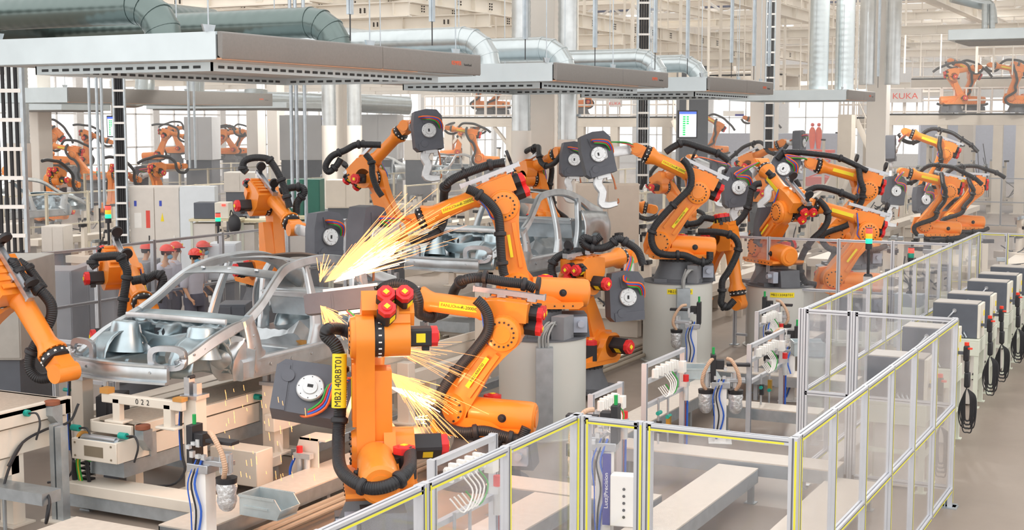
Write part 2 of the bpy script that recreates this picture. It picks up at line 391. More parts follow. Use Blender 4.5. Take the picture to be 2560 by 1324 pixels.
# trunk duct and branches
def duct_line(name, label, pts, r, cat='duct', mt=None, seams=(), n=28, k=0):
    m = M().tube(pts, r, n, 0, k, uv=True); o = m.build(name, mt or DUCTM); tag(o, label, cat)
    P = cr(pts, k) if k else [V(p) for p in pts]
    for i in seams:
        d = (P[min(i + 1, len(P) - 1)] - P[max(i - 1, 0)]).normalized()
        M().cyl(P[i] - d * .015, P[i] + d * .015, r * 1.035, n=n).build('joint_ring', mt or DUCTM, o)
    return o
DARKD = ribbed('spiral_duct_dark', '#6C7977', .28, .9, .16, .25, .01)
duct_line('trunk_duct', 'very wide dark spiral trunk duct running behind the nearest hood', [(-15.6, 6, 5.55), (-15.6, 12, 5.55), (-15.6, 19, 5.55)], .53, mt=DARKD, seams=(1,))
duct_line('trunk_duct', 'wide pale trunk duct continuing behind the second hood', [(-15.6, 19.05, 5.55), (-15.6, 26, 5.55), (-15.6, 34, 5.55)], .46, seams=(1,))
def branch(x0, x1, y, z, r, label, mt=None):
    b = [V((x1 + (math.sin(R(a)) * .42), y, z - .42 + .42 * math.cos(R(a)))) for a in (0, 22, 45, 68, 90)]
    pts = [V((x0, y, z)), V(((x0 + x1) / 2, y, z))] + b + [V((x1 + .42, y, HZ1 - .02))]
    return duct_line('branch_duct', label, pts, r, mt=mt, seams=(1, 2, 3, 4, 5, 6), n=24)
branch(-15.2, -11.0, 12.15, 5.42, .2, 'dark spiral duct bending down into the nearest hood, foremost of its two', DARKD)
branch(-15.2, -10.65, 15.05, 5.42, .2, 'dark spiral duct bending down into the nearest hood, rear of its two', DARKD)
branch(-15.2, -10.5, 18.9, 5.4, .2, 'pale duct bending down just before the second hood')
branch(-15.2, -10.5, 21.7, 5.4, .2, 'pale duct bending down into the second hood above its lettering')
branch(-15.2, -10.4, 25.9, 5.4, .2, 'pale duct bending down before the third hood')
branch(-15.2, -10.4, 28.4, 5.4, .19, 'pale duct bending down into the third hood')

# far left hoods and ducts of the second line
hood(31.0, 10, 'grey extraction hood of the second line at far left', X1=-30.8, X0=-34, z0=4.75, z1=5.2, lip=False)
def simplehood(x0, x1, y0, y1, z0, z1, label):
    t = thing('extraction_hood', label, 'extraction hood', (x0, y0, z0))
    M().box((0, 0, 0), (x1 - x0, y1 - y0, z1 - z0)).build('hood_shell', HOODS, t, bev=.02)
    M().box((.2, .2, -.05), (x1 - x0 - .2, y1 - y0 - .2, 0)).build('lower_channel', HOODP, t); return t
p = atd(60, 268, 52); q = atd(202, 268, 52); simplehood(p.x, q.x + 1, p.y - 1, p.y + 1.5, 4.6, 4.9, 'small grey hood below the second line hood at far left')
p = atd(365, 268, 60); simplehood(p.x, p.x + 7.5, p.y, p.y + 3, 4.75, 5.0, 'long thin hood in front of the bright windows on the left')
duct_line('elbow_duct', 'silver duct bending up at the end of the far left hood', [atd(300, 245, 48), atd(340, 245, 48), atd(357, 235, 48), atd(362, 215, 48), atd(362, 190, 48)], .33, k=4, mt=DUCTM)
duct_line('long_duct', 'long silver horizontal duct in front of the left windows', [atd(505, 250, 62), atd(640, 252, 62), atd(900, 258, 63), atd(1022, 264, 64)], .42, mt=DUCTM, seams=(1, 2))
duct_line('drop_duct', 'duct dropping into the long horizontal duct on the left', [atd(490, 205, 62), atd(490, 235, 62), atd(500, 248, 62), atd(520, 250, 62)], .38, k=4)
duct_line('drop_duct', 'short wide vertical stub on the long horizontal duct', [atd(640, 225, 61.5), atd(640, 268, 61.5)], .52)
duct_line('small_duct', 'thin bent duct left of the long horizontal duct', [atd(440, 272, 62), atd(442, 262, 62), atd(455, 256, 62), atd(490, 256, 62)], .16, k=4)
p = atd(2370, 78, 45); hoodr = simplehood(p.x, p.x + 3.2, p.y, p.y + 3.2, p.z - .3, p.z + .05, 'pale hood hanging at the upper right corner')
duct_line('bent_duct', 'pale duct above the hood at the upper right corner', [atd(2380, -10, 47), atd(2440, 5, 47), atd(2470, 15, 47), atd(2478, 60, 47)], .22, k=4)
for i, px in enumerate((2462, 2480)): duct_line('drop_duct', 'slim duct dropping onto the upper right hood, ' + ('left', 'right')[i] + ' of two', [atd(px, 10, 46.5), atd(px, 72, 46.5)], .1, n=12)

# ================================================================ STEELWORK ABOVE
def ibeam(p0, p1, h, wf, label, stiff=2.0, plates=True):
    p0, p1 = V(p0), V(p1); L = (p1 - p0).length; a = math.atan2(p1.y - p0.y, p1.x - p0.x)
    t = thing('steel_beam', label, 'beam', p0, a)
    m = M(); m.box((0, -wf / 2, 0), (L, wf / 2, .03)).box((0, -wf / 2, h - .03), (L, wf / 2, h)).box((0, -.015, .03), (L, .015, h - .03))
    x = stiff
    while x < L: m.box((x - .01, -wf / 2, .03), (x + .01, wf / 2, h - .03)); x += stiff
    m.build('beam', BEAMC, t)
    if plates:
        b = M(); x = stiff * .6; pl = M()
        while x < L:
            for sy in (-1, 1):
                pl.box((x - .1, sy * .02 - .012, .08), (x + .1, sy * .02 + .012, h - .08))
                for dx in (-.06, .06):
                    for dz in (.14, h / 2, h - .14): b.cyl((x + dx, sy * .03, dz), (x + dx, sy * .055, dz), .022, n=6)
            x += stiff
        pl.build('splice_plate', BEAMC, t); b.build('bolt_heads', mat('dark_bolt', '#4A443E', .6, .5), t)
    return t
k = 0
WORDS = ('nearest', 'second', 'third', 'fourth', 'fifth', 'sixth', 'seventh', 'eighth', 'ninth', 'tenth', 'eleventh', 'twelfth')
for i, X in enumerate((-17.5, -19.6, -21.8, -24.4, -27.5, -31, -35)):
    ibeam((X, 20, 7.0 + .02 * i), (X, 66, 7.0 + .02 * i), .42, .26, 'cream lengthwise steel beam under the roof, %s from the hoods' % WORDS[i], 1.7, i < 4)
for i, Y in enumerate((24, 28, 32, 36, 41, 46, 52, 58)):
    ibeam((-35, Y, 6.6), (-17, Y, 6.6), .36, .2, 'cream crosswise steel beam slung below the lengthwise beams, %s row' % WORDS[i], 2.2, i < 3)
for i, Y in enumerate((66, 74, 82, 92, 104, 118)):
    ibeam((-62, Y, 6.4), (-18, Y, 6.4), .4, .3, 'distant cream crosswise beam of the left halls, %s one' % WORDS[i], 3, False)
def truss(p0, p1, h, label, stp=2.2):
    p0, p1 = V(p0), V(p1); L = (p1 - p0).length; a = math.atan2(p1.y - p0.y, p1.x - p0.x)
    t = thing('roof_truss', label, 'truss', p0, a); m = M()
    m.box((0, -.16, 0), (L, .16, .3)).box((0, -.16, h), (L, .16, h + .3)); m.build('chords', BEAMC, t)
    d = M(); x = 0; u = 0
    while x < L:
        d.sweep([(x, 0, .15 if u else h + .15), (min(x + stp, L), 0, h + .15 if u else .15)], .14, .14, (0, 1, 0)); x += stp; u = 1 - u
    d.build('web_lattice', WHITEP, t); return t
for i, Y in enumerate((34, 44, 54, 64, 74, 84, 96, 108, 122)):
    truss((-40, Y, 10.0), (16, Y, 10.0), 1.5, 'cream roof truss spanning the hall, %s from the camera' % WORDS[i])
for i, X in enumerate((-30, -24, -18, -12, -6, 0, 6)):
    ibeam((X, 34, 9.55), (X, 130, 9.55), .42, .26, 'high lengthwise roof beam, %s from the left' % ('first', 'second', 'third', 'fourth', 'fifth', 'sixth', 'last')[i], 4, False)
for i, X in enumerate((-15.5, -9, -3)):
    ibeam((X, 46, 8.3), (X, 120, 8.3), .45, .35, 'crane rail beam under the trusses, %s of three' % ('leftmost', 'middle', 'rightmost')[i], 3, False)
purl = M()
for X in range(-60, 28, 4): purl.box((X, 24, 11.9), (X + .2, 138, 12.1))
struct(purl.build('trim_3', BEAMC))
# lower service grid seen behind the hoods at the upper centre and right
for i, (Y, z, x0, x1) in enumerate(((50, 8.9, -26, 4), (56, 7.6, -28, 6), (62, 8.6, -30, 8), (70, 7.4, -34, 8), (78, 8.2, -36, 10), (88, 9.2, -40, 14), (98, 8.0, -44, 14), (110, 9.4, -48, 18))):
    ibeam((x0, Y, z), (x1, Y, z), .34, .3, 'cream service beam hung across the far hall, %s row' % WORDS[i], 3, False)

# thin hanger rods and pipes seen all over the upper hall
n = 0
HR = [(1340, 42, 4.9), (1530, 45, 5.2), (1560, 46, 5), (1580, 40, 5), (1650, 48, 4.9), (1668, 55, 5), (1700, 47, 5), (1745, 50, 5.3), (1770, 44, 4.9), (1800, 52, 5), (1860, 50, 5.2), (1960, 55, 4.9), (2000, 60, 4.8), (2020, 52, 5), (2080, 56, 5), (2140, 50, 5), (2260, 60, 6.3), (2300, 63, 6.3), (2350, 60, 6.3), (2390, 66, 6.3), (2440, 60, 6.3), (2482, 62, 6.4), (2530, 62, 6.3), (1460, 50, 5), (1240, 40, 5.1), (1180, 44, 5), (975, 40, 5.5), (1040, 41, 5.4), (1140, 42, 5.3)]
for px, d, z in HR:
    p = atd(px, 200, d); r_ = random.choice((.03, .045, .06))
    tag(M().cyl((p.x, p.y, z), (p.x, p.y, 10), r_, n=8).build('hanger_pipe', BEAMC), 'thin cream pipe hanging from the roof steel', 'pipe', 'thin cream pipes hanging from the roof steel')
# tall thin posts in front of the second line (left)
for px, d, y0 in ((231, 33, 520), (250, 33, 520), (262, 33, 520), (475, 40, 420), (489, 40, 420), (732, 27, 520), (745, 27, 520), (766, 27, 560)):
    p = atd(px, y0, d)
    tag(M().cyl((p.x, p.y, p.z), (p.x, p.y, 9.6), .035, n=10).build('steel_rod', GALV), 'plain steel suspension rod hanging down in front of the left line', 'rod', 'steel suspension rods on the left')

# cable masts (ladder trays standing upright)
def mast(p, z0, z1, wid, label, rot=0, dark=True):
    t = thing('cable_ladder', label, 'cable ladder', (p.x, p.y, z0), rot); h = z1 - z0
    for s in (-1, 1): M().box((s * wid / 2 - .02, -.05, 0), (s * wid / 2 + .02, .05, h)).build('rail', GALV, t)
    z = .2; me = M().box((-wid / 2, -.06, 0), (wid / 2, -.03, .05)).mesh('rung', WHITEP)
    while z < h: obj('rung', me, t, (0, 0, z)); z += .38
    if dark:
        for i in range(4): M().cyl((-wid * .3 + i * wid * .2, .0, 0), (-wid * .3 + i * wid * .2, .0, h), .026, n=8).build('cable', BLACK, t)
    return t
p = atX(30, 630, -14.2); mast(p, p.z, 5.0, .42, 'galvanised cable ladder with dark cables at the left edge', R(27))
p = atd(308, 610, 33); mast(p, p.z, 8, .26, 'narrow cable ladder with dark cables beside the double cabinet', R(27))
p = atd(1606, 460, 34); mast(p, p.z, 9, .28, 'tall narrow cable ladder in the middle of the hall', R(27))
p = atd(1921, 370, 42); mast(p, p.z, 9, .26, 'tall cable ladder running down in front of the right hand column', R(27))

# high bay lamps
k_ = 0
for i, (px, py, d) in enumerate(((2205, 12, 70), (2267, 32, 75), (2318, 48, 80), (1970, 64, 78))):
    p = atd(px, py, d); t = thing('high_bay_lamp', 'round white high bay lamp, ' + ('first of the three in a row at upper right', 'second of the three in a row at upper right', 'last of the three in a row at upper right', 'alone above the right hand column')[i], 'lamp', p)
    M().lathe((0, 0, 0), (0, 0, .35), [(0, .34), (.6, .22), (1, .08)], 20).build('lamp_housing', WHITEP, t); M().cyl((0, 0, -.02), (0, 0, .02), .3, n=20).build('lamp_diffuser', LAMPW, t)
    M().cyl((0, 0, .3), (0, 0, max(.6, 12.3 - p.z)), .015, n=6).build('lamp_cord', BLACK, t)

def added_bay_lamp(p, label):  # extra lamp with a spot inside, added to brighten the far hall
    t = thing('high_bay_lamp', label, 'lamp', p, 0, 'added high bay lamps brightening the far hall')
    M().lathe((0, 0, 0), (0, 0, .35), [(0, .34), (.6, .22), (1, .08)], 16).cyl((0, 0, .3), (0, 0, 12.3 - p[2]), .02, n=6).build('lamp_housing', WHITEP, t); M().cyl((0, 0, -.02), (0, 0, .0), .3, n=16).build('lamp_diffuser', LAMPW, t)
    d = bpy.data.lights.new('fill_lamp_light', 'SPOT'); d.energy = 5200; d.spot_size = R(165); d.spot_blend = .6; d.shadow_soft_size = .3; d.color = (1, .96, .9)
    o = bpy.data.objects.new('fill_lamp_light', d); col.objects.link(o); o.parent = t; o.location = (0, 0, -.06)
for X in (-40, -24, -9):
    for Y in (38, 59, 79, 101): added_bay_lamp((X, Y, 9.4 if X != -24 else 9.0), 'round white high bay lamp added under the trusses to brighten the far hall')

# ================================================================ GUARD FENCES
def fence(p0, p1, posts, label, h=2.05, z0=.2, mid=1.1, thick=.045, strip=True, mt=PROFILE, double=(), glass=True, feet=True, rail_h=.045):
    """aluminium profile guard; posts = distances along the run, double = those that are twin posts"""
    p0, p1 = V(p0), V(p1); d = p1 - p0; L = d.length; a = math.atan2(d.y, d.x); t = thing('guard_fence', label, 'guard fence', (p0.x, p0.y, 0), a)
    def prof(m, A, B, w=thick, ax='x'):
        A, B = V(A), V(B)
        if ax == 'z':
            m.box((A.x - w / 2, -w / 2, A.z), (A.x + w / 2, w / 2, B.z))
            for s in (-1, 1):
                m.box((A.x - w * .10, s * (w / 2 + .0005) - .0008, A.z), (A.x + w * .10, s * (w / 2 + .0005) + .0008, B.z), 1)
                if strip: m.box((A.x + w * .22, s * (w / 2 + .001) - .0012, A.z + .05), (A.x + w * .44, s * (w / 2 + .001) + .0012, B.z - .02), 2)
        else:
            m.box((A.x, -w / 2, A.z - rail_h / 2), (B.x, w / 2, A.z + rail_h / 2))
            for s in (-1, 1):
                m.box((A.x, s * (w / 2 + .0005) - .0008, A.z - .004), (B.x, s * (w / 2 + .0005) + .0008, A.z + .004), 1)
                if strip: m.box((A.x + .03, s * (w / 2 + .001) - .0012, A.z - .019), (B.x - .03, s * (w / 2 + .001) + .0012, A.z - .006), 2)
            m.box((A.x, -.004, A.z + rail_h / 2 - .001), (B.x, .004, A.z + rail_h / 2 + .001), 1)
    for q in posts:
        m = M(); tw = q in double
        for dx in ((-thick * .55, thick * .55) if tw else (0,)): prof(m, (q + dx, 0, .0 if tw or q in (posts[0], posts[-1]) else z0), (q + dx, 0, h), ax='z')
        o = m.build('post', [mt, GROOVE, YSTRIP], t)
        if feet and (tw or q in (posts[0], posts[-1])): M().cb((q, 0, .006), (.16, .16, .012)).cb((q, .05, .08), (.05, .012, .16)).build('foot', GALV, o)
    for q0, q1 in zip(posts[:-1], posts[1:]):
        a_, b_ = q0 + thick / 2, q1 - thick / 2
        for z in (h - thick / 2, mid, z0): 
            if z: m = M(); prof(m, (a_, 0, z), (b_, 0, z)); m.build('rail', [mt, GROOVE, YSTRIP], t)
        if glass: M().box((a_, -.0025, z0), (b_, .0025, h - thick)).build('clear_panel', GLASS, t)
    return t
fence((-3.98, 4.6), (-3.98, 8.8), (0, 1.02, 2.06, 3.1, 4.2), 'clear panelled guard with yellow strips running out of the bottom of the picture', double=(0, 2.06, 4.2), thick=.055)
fence((-3.93, 8.78), (-2.4, 8.78), (0, .47, 1.53), 'foremost clear guard panels closing off the tip dresser, facing the camera', double=(0, .47), thick=.06)
fence((-2.4, 8.85), (-2.4, 15.06), (0, .98, 1.98, 2.98, 3.98, 5.02, 6.2), 'long clear guard with yellow strips beside the aisle at lower right', double=(0,), thick=.05)
fence((-4.05, 15.11), (-2.42, 15.11), (0, .55, 1.63), 'white framed clear guard crosswise behind the long aisle guard', double=(0, .55), strip=False, thick=.055)
fence((-4.05, 15.2), (-4.0, 27.4), tuple(i * 1.02 for i in range(13)), 'clear guard running away toward the back, along the row of controllers', double=(0,), thick=.05)
fence((-3.98, 27.4), (2.0, 27.4), (0, .5, 1.6, 2.7, 3.8, 5.98), 'clear guard crosswise behind the last controllers at far right', thick=.05)
fence((-7.9, 24.6), (-4.08, 24.7), (0, .62, 1.9, 2.85, 3.82), 'clear guard crossing in front of the rear pedestals right of centre', strip=False, thick=.06)
fence((-16.85, 12.6), (-16.85, 27.0), (0, 1.6, 3.2, 4.9, 6.3, 8.2, 10.3, 12.4, 14.4), 'long low clear guard behind the nearest car body with workers beyond', strip=False, thick=.075, mt=ALU)
# cream framed guards of the second line
def cfence(a, b, n, label, h=2.05):
    L = (V(b) - V(a)).length; fence(a, b, tuple(L * i / n for i in range(n + 1)), label, h=h, strip=False, thick=.075, mt=mat('cream_profile', '#E2D9C2', .5), feet=False, mid=1.05)
cfence((-31.2, 27, 0), (-31.2, 44, 0), 10, 'cream framed guard in front of the second line at far left')
cfence((-31.2, 44, 0), (-31.2, 62, 0), 9, 'cream framed guard of the second line behind the central robots')
cfence((-39, 40, 0), (-39, 62, 0), 12, 'cream framed guard behind the second line', 2.2)
cfence((-24.5, 40, 0), (-24.5, 66, 0), 12, 'cream framed guard in mid hall left of the central column')
cfence((-22, 56, 0), (-11, 56, 0), 8, 'cream framed guard crosswise beyond the central column', 2.4)
cfence((-15.6, 33, 0), (-15.6, 46, 0), 8, 'white framed guard behind the beige screen')
cfence((-52, 52, 0), (-40, 70, 0), 10, 'distant cream guard in front of the bright windows')
fence((-9, 56, 0), (2, 56, 0), (0, 1.6, 4, 6.4, 8.8, 11), 'pale guard in front of the raised platform at far right', strip=False, thick=.07, mt=ALU)

# ================================================================ ROBOTS
BLUEC = HOSEC['blue']
def me_(m, name, mats): return m.mesh(name, mats)
G = {}
# cast foot
m = M(); m.lathe((0, 0, 0), (0, 0, .34), [(0, .44), (.12, .44), (.14, .40), (.75, .31), (1, .30)], 28)
for a in (45, 135, 225, 315): m.cb((.42 * math.cos(R(a)), .42 * math.sin(R(a)), .03), (.22, .22, .06))
m.prism([(-.66, .0), (-.3, .0), (-.3, .3), (-.62, .3)], -.2, .2, 'y'); G['foot'] = me_(m, 'foot', CASTING)
m = M(); m.lathe((0, 0, .34), (0, 0, .40), [(0, .3), (.5, .3), (1, .27)], 28)
for i in range(24): a = math.tau * i / 24; m.cb((.285 * math.cos(a), .285 * math.sin(a), .37), (.035, .035, .07))
G['ring'] = me_(m, 'ring', BLACK)
m = M(); m.cb((-.52, .29, .18), (.18, .1, .2)).cyl((-.52, .34, .2), (-.52, .42, .2), .045, n=10); G['plug'] = me_(m, 'plug', mat('grey_connector', '#A5ABB8', .5))
# turret
m = M(); m.prism([(-.5, .39), (.42, .39), (.5, .43), (.5, .47), (-.56, .47), (-.56, .43)], -.33, .33, 'y')
m.prism([(-.38, .46), (.56, .46), (.58, .6), (.50, .86), (.18, .9), (.02, .70), (-.3, .62)], -.16, -.05, 'y')
m.prism([(-.1, .46), (.5, .46), (.53, .6), (.46, .80), (.2, .82), (.02, .62)], -.34, -.24, 'y')
m.prism([(-.3, .46), (.55, .46), (.5, .56), (-.1, .58)], -.3, .2, 'y')
m.cyl((.312, -.34, .67), (.312, .06, .67), .19, n=28)
for i in range(8): m.cyl((-.42 + i * .12, .325, .43), (-.42 + i * .12, .338, .43), .012, n=6, m=1)
G['turret'] = me_(m, 'turret', [ORANGE, BLACK])
# balancer drum
m = M(); m.lathe((.12, .17, .62), (-.66, .17, .56), [(0, .12), (.03, .165), (.1, .175), (.9, .19), (.97, .18), (1, .15)], 28); m.cyl((-.655, .17, .56), (-.672, .17, .559), .1, n=24)
m.prism([(.1, .5), (.34, .6), (.36, .72), (.1, .74)], .08, .26, 'y'); G['balancer'] = me_(m, 'balancer', ORANGE)
m = M(); m.lathe((-.3, .34, .59), (-.3, .39, .59), [(0, .045), (.3, .05), (.31, .03), (.8, .03), (1, .02)], 14); G['bal_pin'] = me_(m, 'bal_pin', BLACK)
# motors
def motor(m, c, ax, ln=.26, w=.15):
    c = V(c); A = V(ax).normalized(); x = A.orthogonal().normalized(); y = A.cross(x)
    T = Matrix([(x.x, y.x, A.x, c.x), (x.y, y.y, A.y, c.y), (x.z, y.z, A.z, c.z), (0, 0, 0, 1)])
    m.prism([(-w / 2, -w / 2 + .02), (-w / 2 + .02, -w / 2), (w / 2 - .02, -w / 2), (w / 2, -w / 2 + .02), (w / 2, w / 2 - .02), (w / 2 - .02, w / 2), (-w / 2 + .02, w / 2), (-w / 2, w / 2 - .02)], 0, ln, 'z', 0, T)
    m.prism([(a * .5 * w * 1.04, b * .5 * w * 1.04) for a, b in ((-1, -.5), (-.5, -1), (.5, -1), (1, -.5), (1, .5), (.5, 1), (-.5, 1), (-1, .5))], ln, ln + .06, 'z', 1, T)
    m.lathe(T @ V((0, 0, ln + .06)), T @ V((0, 0, ln + .075)), [(0, w * .36), (1, w * .3)], 12, 1)
    m.cb((0, 0, ln + .078), (w * .3, w * .3, .006), 2, T); m.cb((w / 2 + .001, 0, ln * .5), (.004, w * .5, w * .5), 2, T)
    m.cb((0, w * .62, ln * .75), (w * .35, w * .3, w * .4), 0, T)
MM = [BLACK, RED, YEL]
m = M(); motor(m, (.312, -.34, .67), (0, -1, 0), .26, .19); G['m2'] = me_(m, 'm2', MM)
m = M(); motor(m, (-.1, -.22, .47), (0, 0, 1), .24, .18); G['m1'] = me_(m, 'm1', MM)
# lower arm, local origin J2, z toward J3
L2 = 1.075
def armoutline(k=1.0):
    o = []
    for i in range(15): a = R(-205 + i * 230 / 14); o.append((.205 * math.cos(a), .205 * math.sin(a)))
    o += [(.155, .35), (.14, .62), (.165, .85)]
    for i in range(15): a = R(-25 + i * 230 / 14); o.append((.215 * math.cos(a), L2 + .215 * math.sin(a)))
    o += [(-.165, .85), (-.14, .62), (-.165, .35)]; return o
m = M(); m.prism(armoutline(), .03, .2, 'y'); m.prism([(-.15, -.12), (.15, -.12), (.15, .3), (.1, .78), (-.1, .78), (-.15, .3)], -.13, .03, 'y')
m.prism([(-.12, .25), (-.075, .25), (-.065, .85), (-.12, .85)], .2, .235, 'y'); m.prism([(.075, .25), (.12, .25), (.12, .85), (.065, .85)], .2, .235, 'y')
m.lathe((0, .2, 0), (0, .245, 0), [(0, .19), (1, .165)], 28).lathe((0, .2, L2), (0, .255, L2), [(0, .2), (.8, .19), (1, .15)], 28)
m.lathe((0, .25, L2), (0, .262, L2), [(0, .11), (1, .10)], 24)
for q, zz in ((12, 0), (16, L2)):
    for i in range(q): a = math.tau * i / q; m.cyl((.14 * math.cos(a), .245, zz + .14 * math.sin(a)), (.14 * math.cos(a), .262, zz + .14 * math.sin(a)), .013, n=6, m=1)
G['arm'] = me_(m, 'arm', [ORANGE, BLACK])
m = M(); m.lathe((0, -.06, L2), (0, .03, L2), [(0, .185), (1, .185)], 28)
for zz in (L2,):
    for i in range(18): a = math.tau * i / 18; m.cb((.185 * math.cos(a), -.02, zz + .185 * math.sin(a)), (.012, .03, .012), 1)
G['gear'] = me_(m, 'gear', [BLACK, WHITEP])
# elbow housing, local origin J3, x along forearm, forearm axis at z=.225
Z4 = .225
m = M(); m.cyl((0, -.3, 0), (0, -.06, 0), .185, n=28)
m.prism([(-.20, .02), (.2, .0), (.28, .12), (.28, .34), (.1, .38), (-.18, .38), (-.24, .3), (-.24, .12)], -.3, -.03, 'y')
m.prism([(-.24, .14), (.26, .12), (.3, .16), (.3, .33), (.1, .36), (-.24, .36)], -.05, .14, 'y')
m.prism([(-.24, .1), (-.12, .04), (-.1, .2), (-.24, .24)], -.34, -.2, 'y')
for i in range(5): m.cb((-.2 + i * .1, -.17, .385), (.05, .2, .02))
G['elbow'] = me_(m, 'elbow', ORANGE)
m = M(); motor(m, (0, -.3, 0), (0, -1, 0), .2, .17); G['m3'] = me_(m, 'm3', MM)
for q, (y, z) in enumerate(((-.25, .23), (-.08, .23), (-.08, .07))): m = M(); motor(m, (-.2, y, z), (-1, 0, 0), .13, .145); G['m456%d' % q] = me_(m, 'm456', MM)
m = M(); m.lathe((.28, 0, Z4), (1.02, 0, Z4), [(0, .135), (.05, .135), (.1, .118), (.80, .112), (.88, .13), (.97, .165), (1, .165)], 28)
for i in range(14): a = math.tau * i / 14; m.cyl((1.02, .15 * math.cos(a), Z4 + .15 * math.sin(a)), (1.03, .15 * math.cos(a), Z4 + .15 * math.sin(a)), .012, n=6)
G['forearm'] = me_(m, 'forearm', ORANGE)
m = M(); m.lathe((1.02, 0, Z4), (1.12, 0, Z4), [(0, .135), (.15, .15), (.8, .15), (1, .12)], 28)
for i in range(12): a = math.tau * i / 12; m.cb((1.07, .15 * math.cos(a), Z4 + .15 * math.sin(a)), (.02, .02, .02), 1)
G['wring'] = me_(m, 'wring', [BLACK, WHITEP])
m = M(); m.prism([(1.12, Z4 - .1), (1.2, Z4 - .11), (1.3, Z4 - .1), (1.34, Z4), (1.3, Z4 + .1), (1.2, Z4 + .11), (1.12, Z4 + .1)], -.1, .1, 'y')
m.cyl((1.28, -.14, Z4), (1.28, .14, Z4), .105, n=24); m.cyl((1.28, .14, Z4), (1.28, .155, Z4), .08, n=24)
G['wrist'] = me_(m, 'wrist', ORANGE)
m = M(); m.box((-.38, -.12, .405), (.42, -.04, .44)).box((-.38, -.05, .44), (.42, -.04, .462)).box((-.38, -.12, .44), (.42, -.11, .462)).box((-.40, -.125, .40), (-.38, -.035, .47)).box((.42, -.125, .40), (.44, -.035, .47)); m.cb((.1, -.08, .39), (.1, .1, .04)).cb((-.25, -.08, .39), (.1, .1, .04))
G['slide'] = me_(m, 'slide', ALU)
for q, x in enumerate((-.3, .32)): m = M(); m.lathe((x - .02, -.08, .58), (x + .02, -.08, .58), [(0, .08), (1, .08)], 16); m.cb((x, -.08, .49), (.04, .06, .1)); G['sclamp%d' % q] = me_(m, 'sclamp', BLACK)

m = M(); m.cb((.55, .118, Z4), (.46, .006, .07)); G['label'] = me_(m, 'label', YEL)
def ltxt(name, s, size, mt, x, y=None): 
    c = text('t', s, size, mt, None, (0, 0, 0), (0, 0, 0), 'LEFT'); me = c.data; bpy.data.objects.remove(c); return me
G['t1'] = ltxt('a', 'FANUC', .05, TEXTR, 0); G['t2'] = ltxt('b', 'Robot', .035, TEXTK, 0); G['t3'] = ltxt('c', 'R-2000iC', .05, TEXTK, 0)

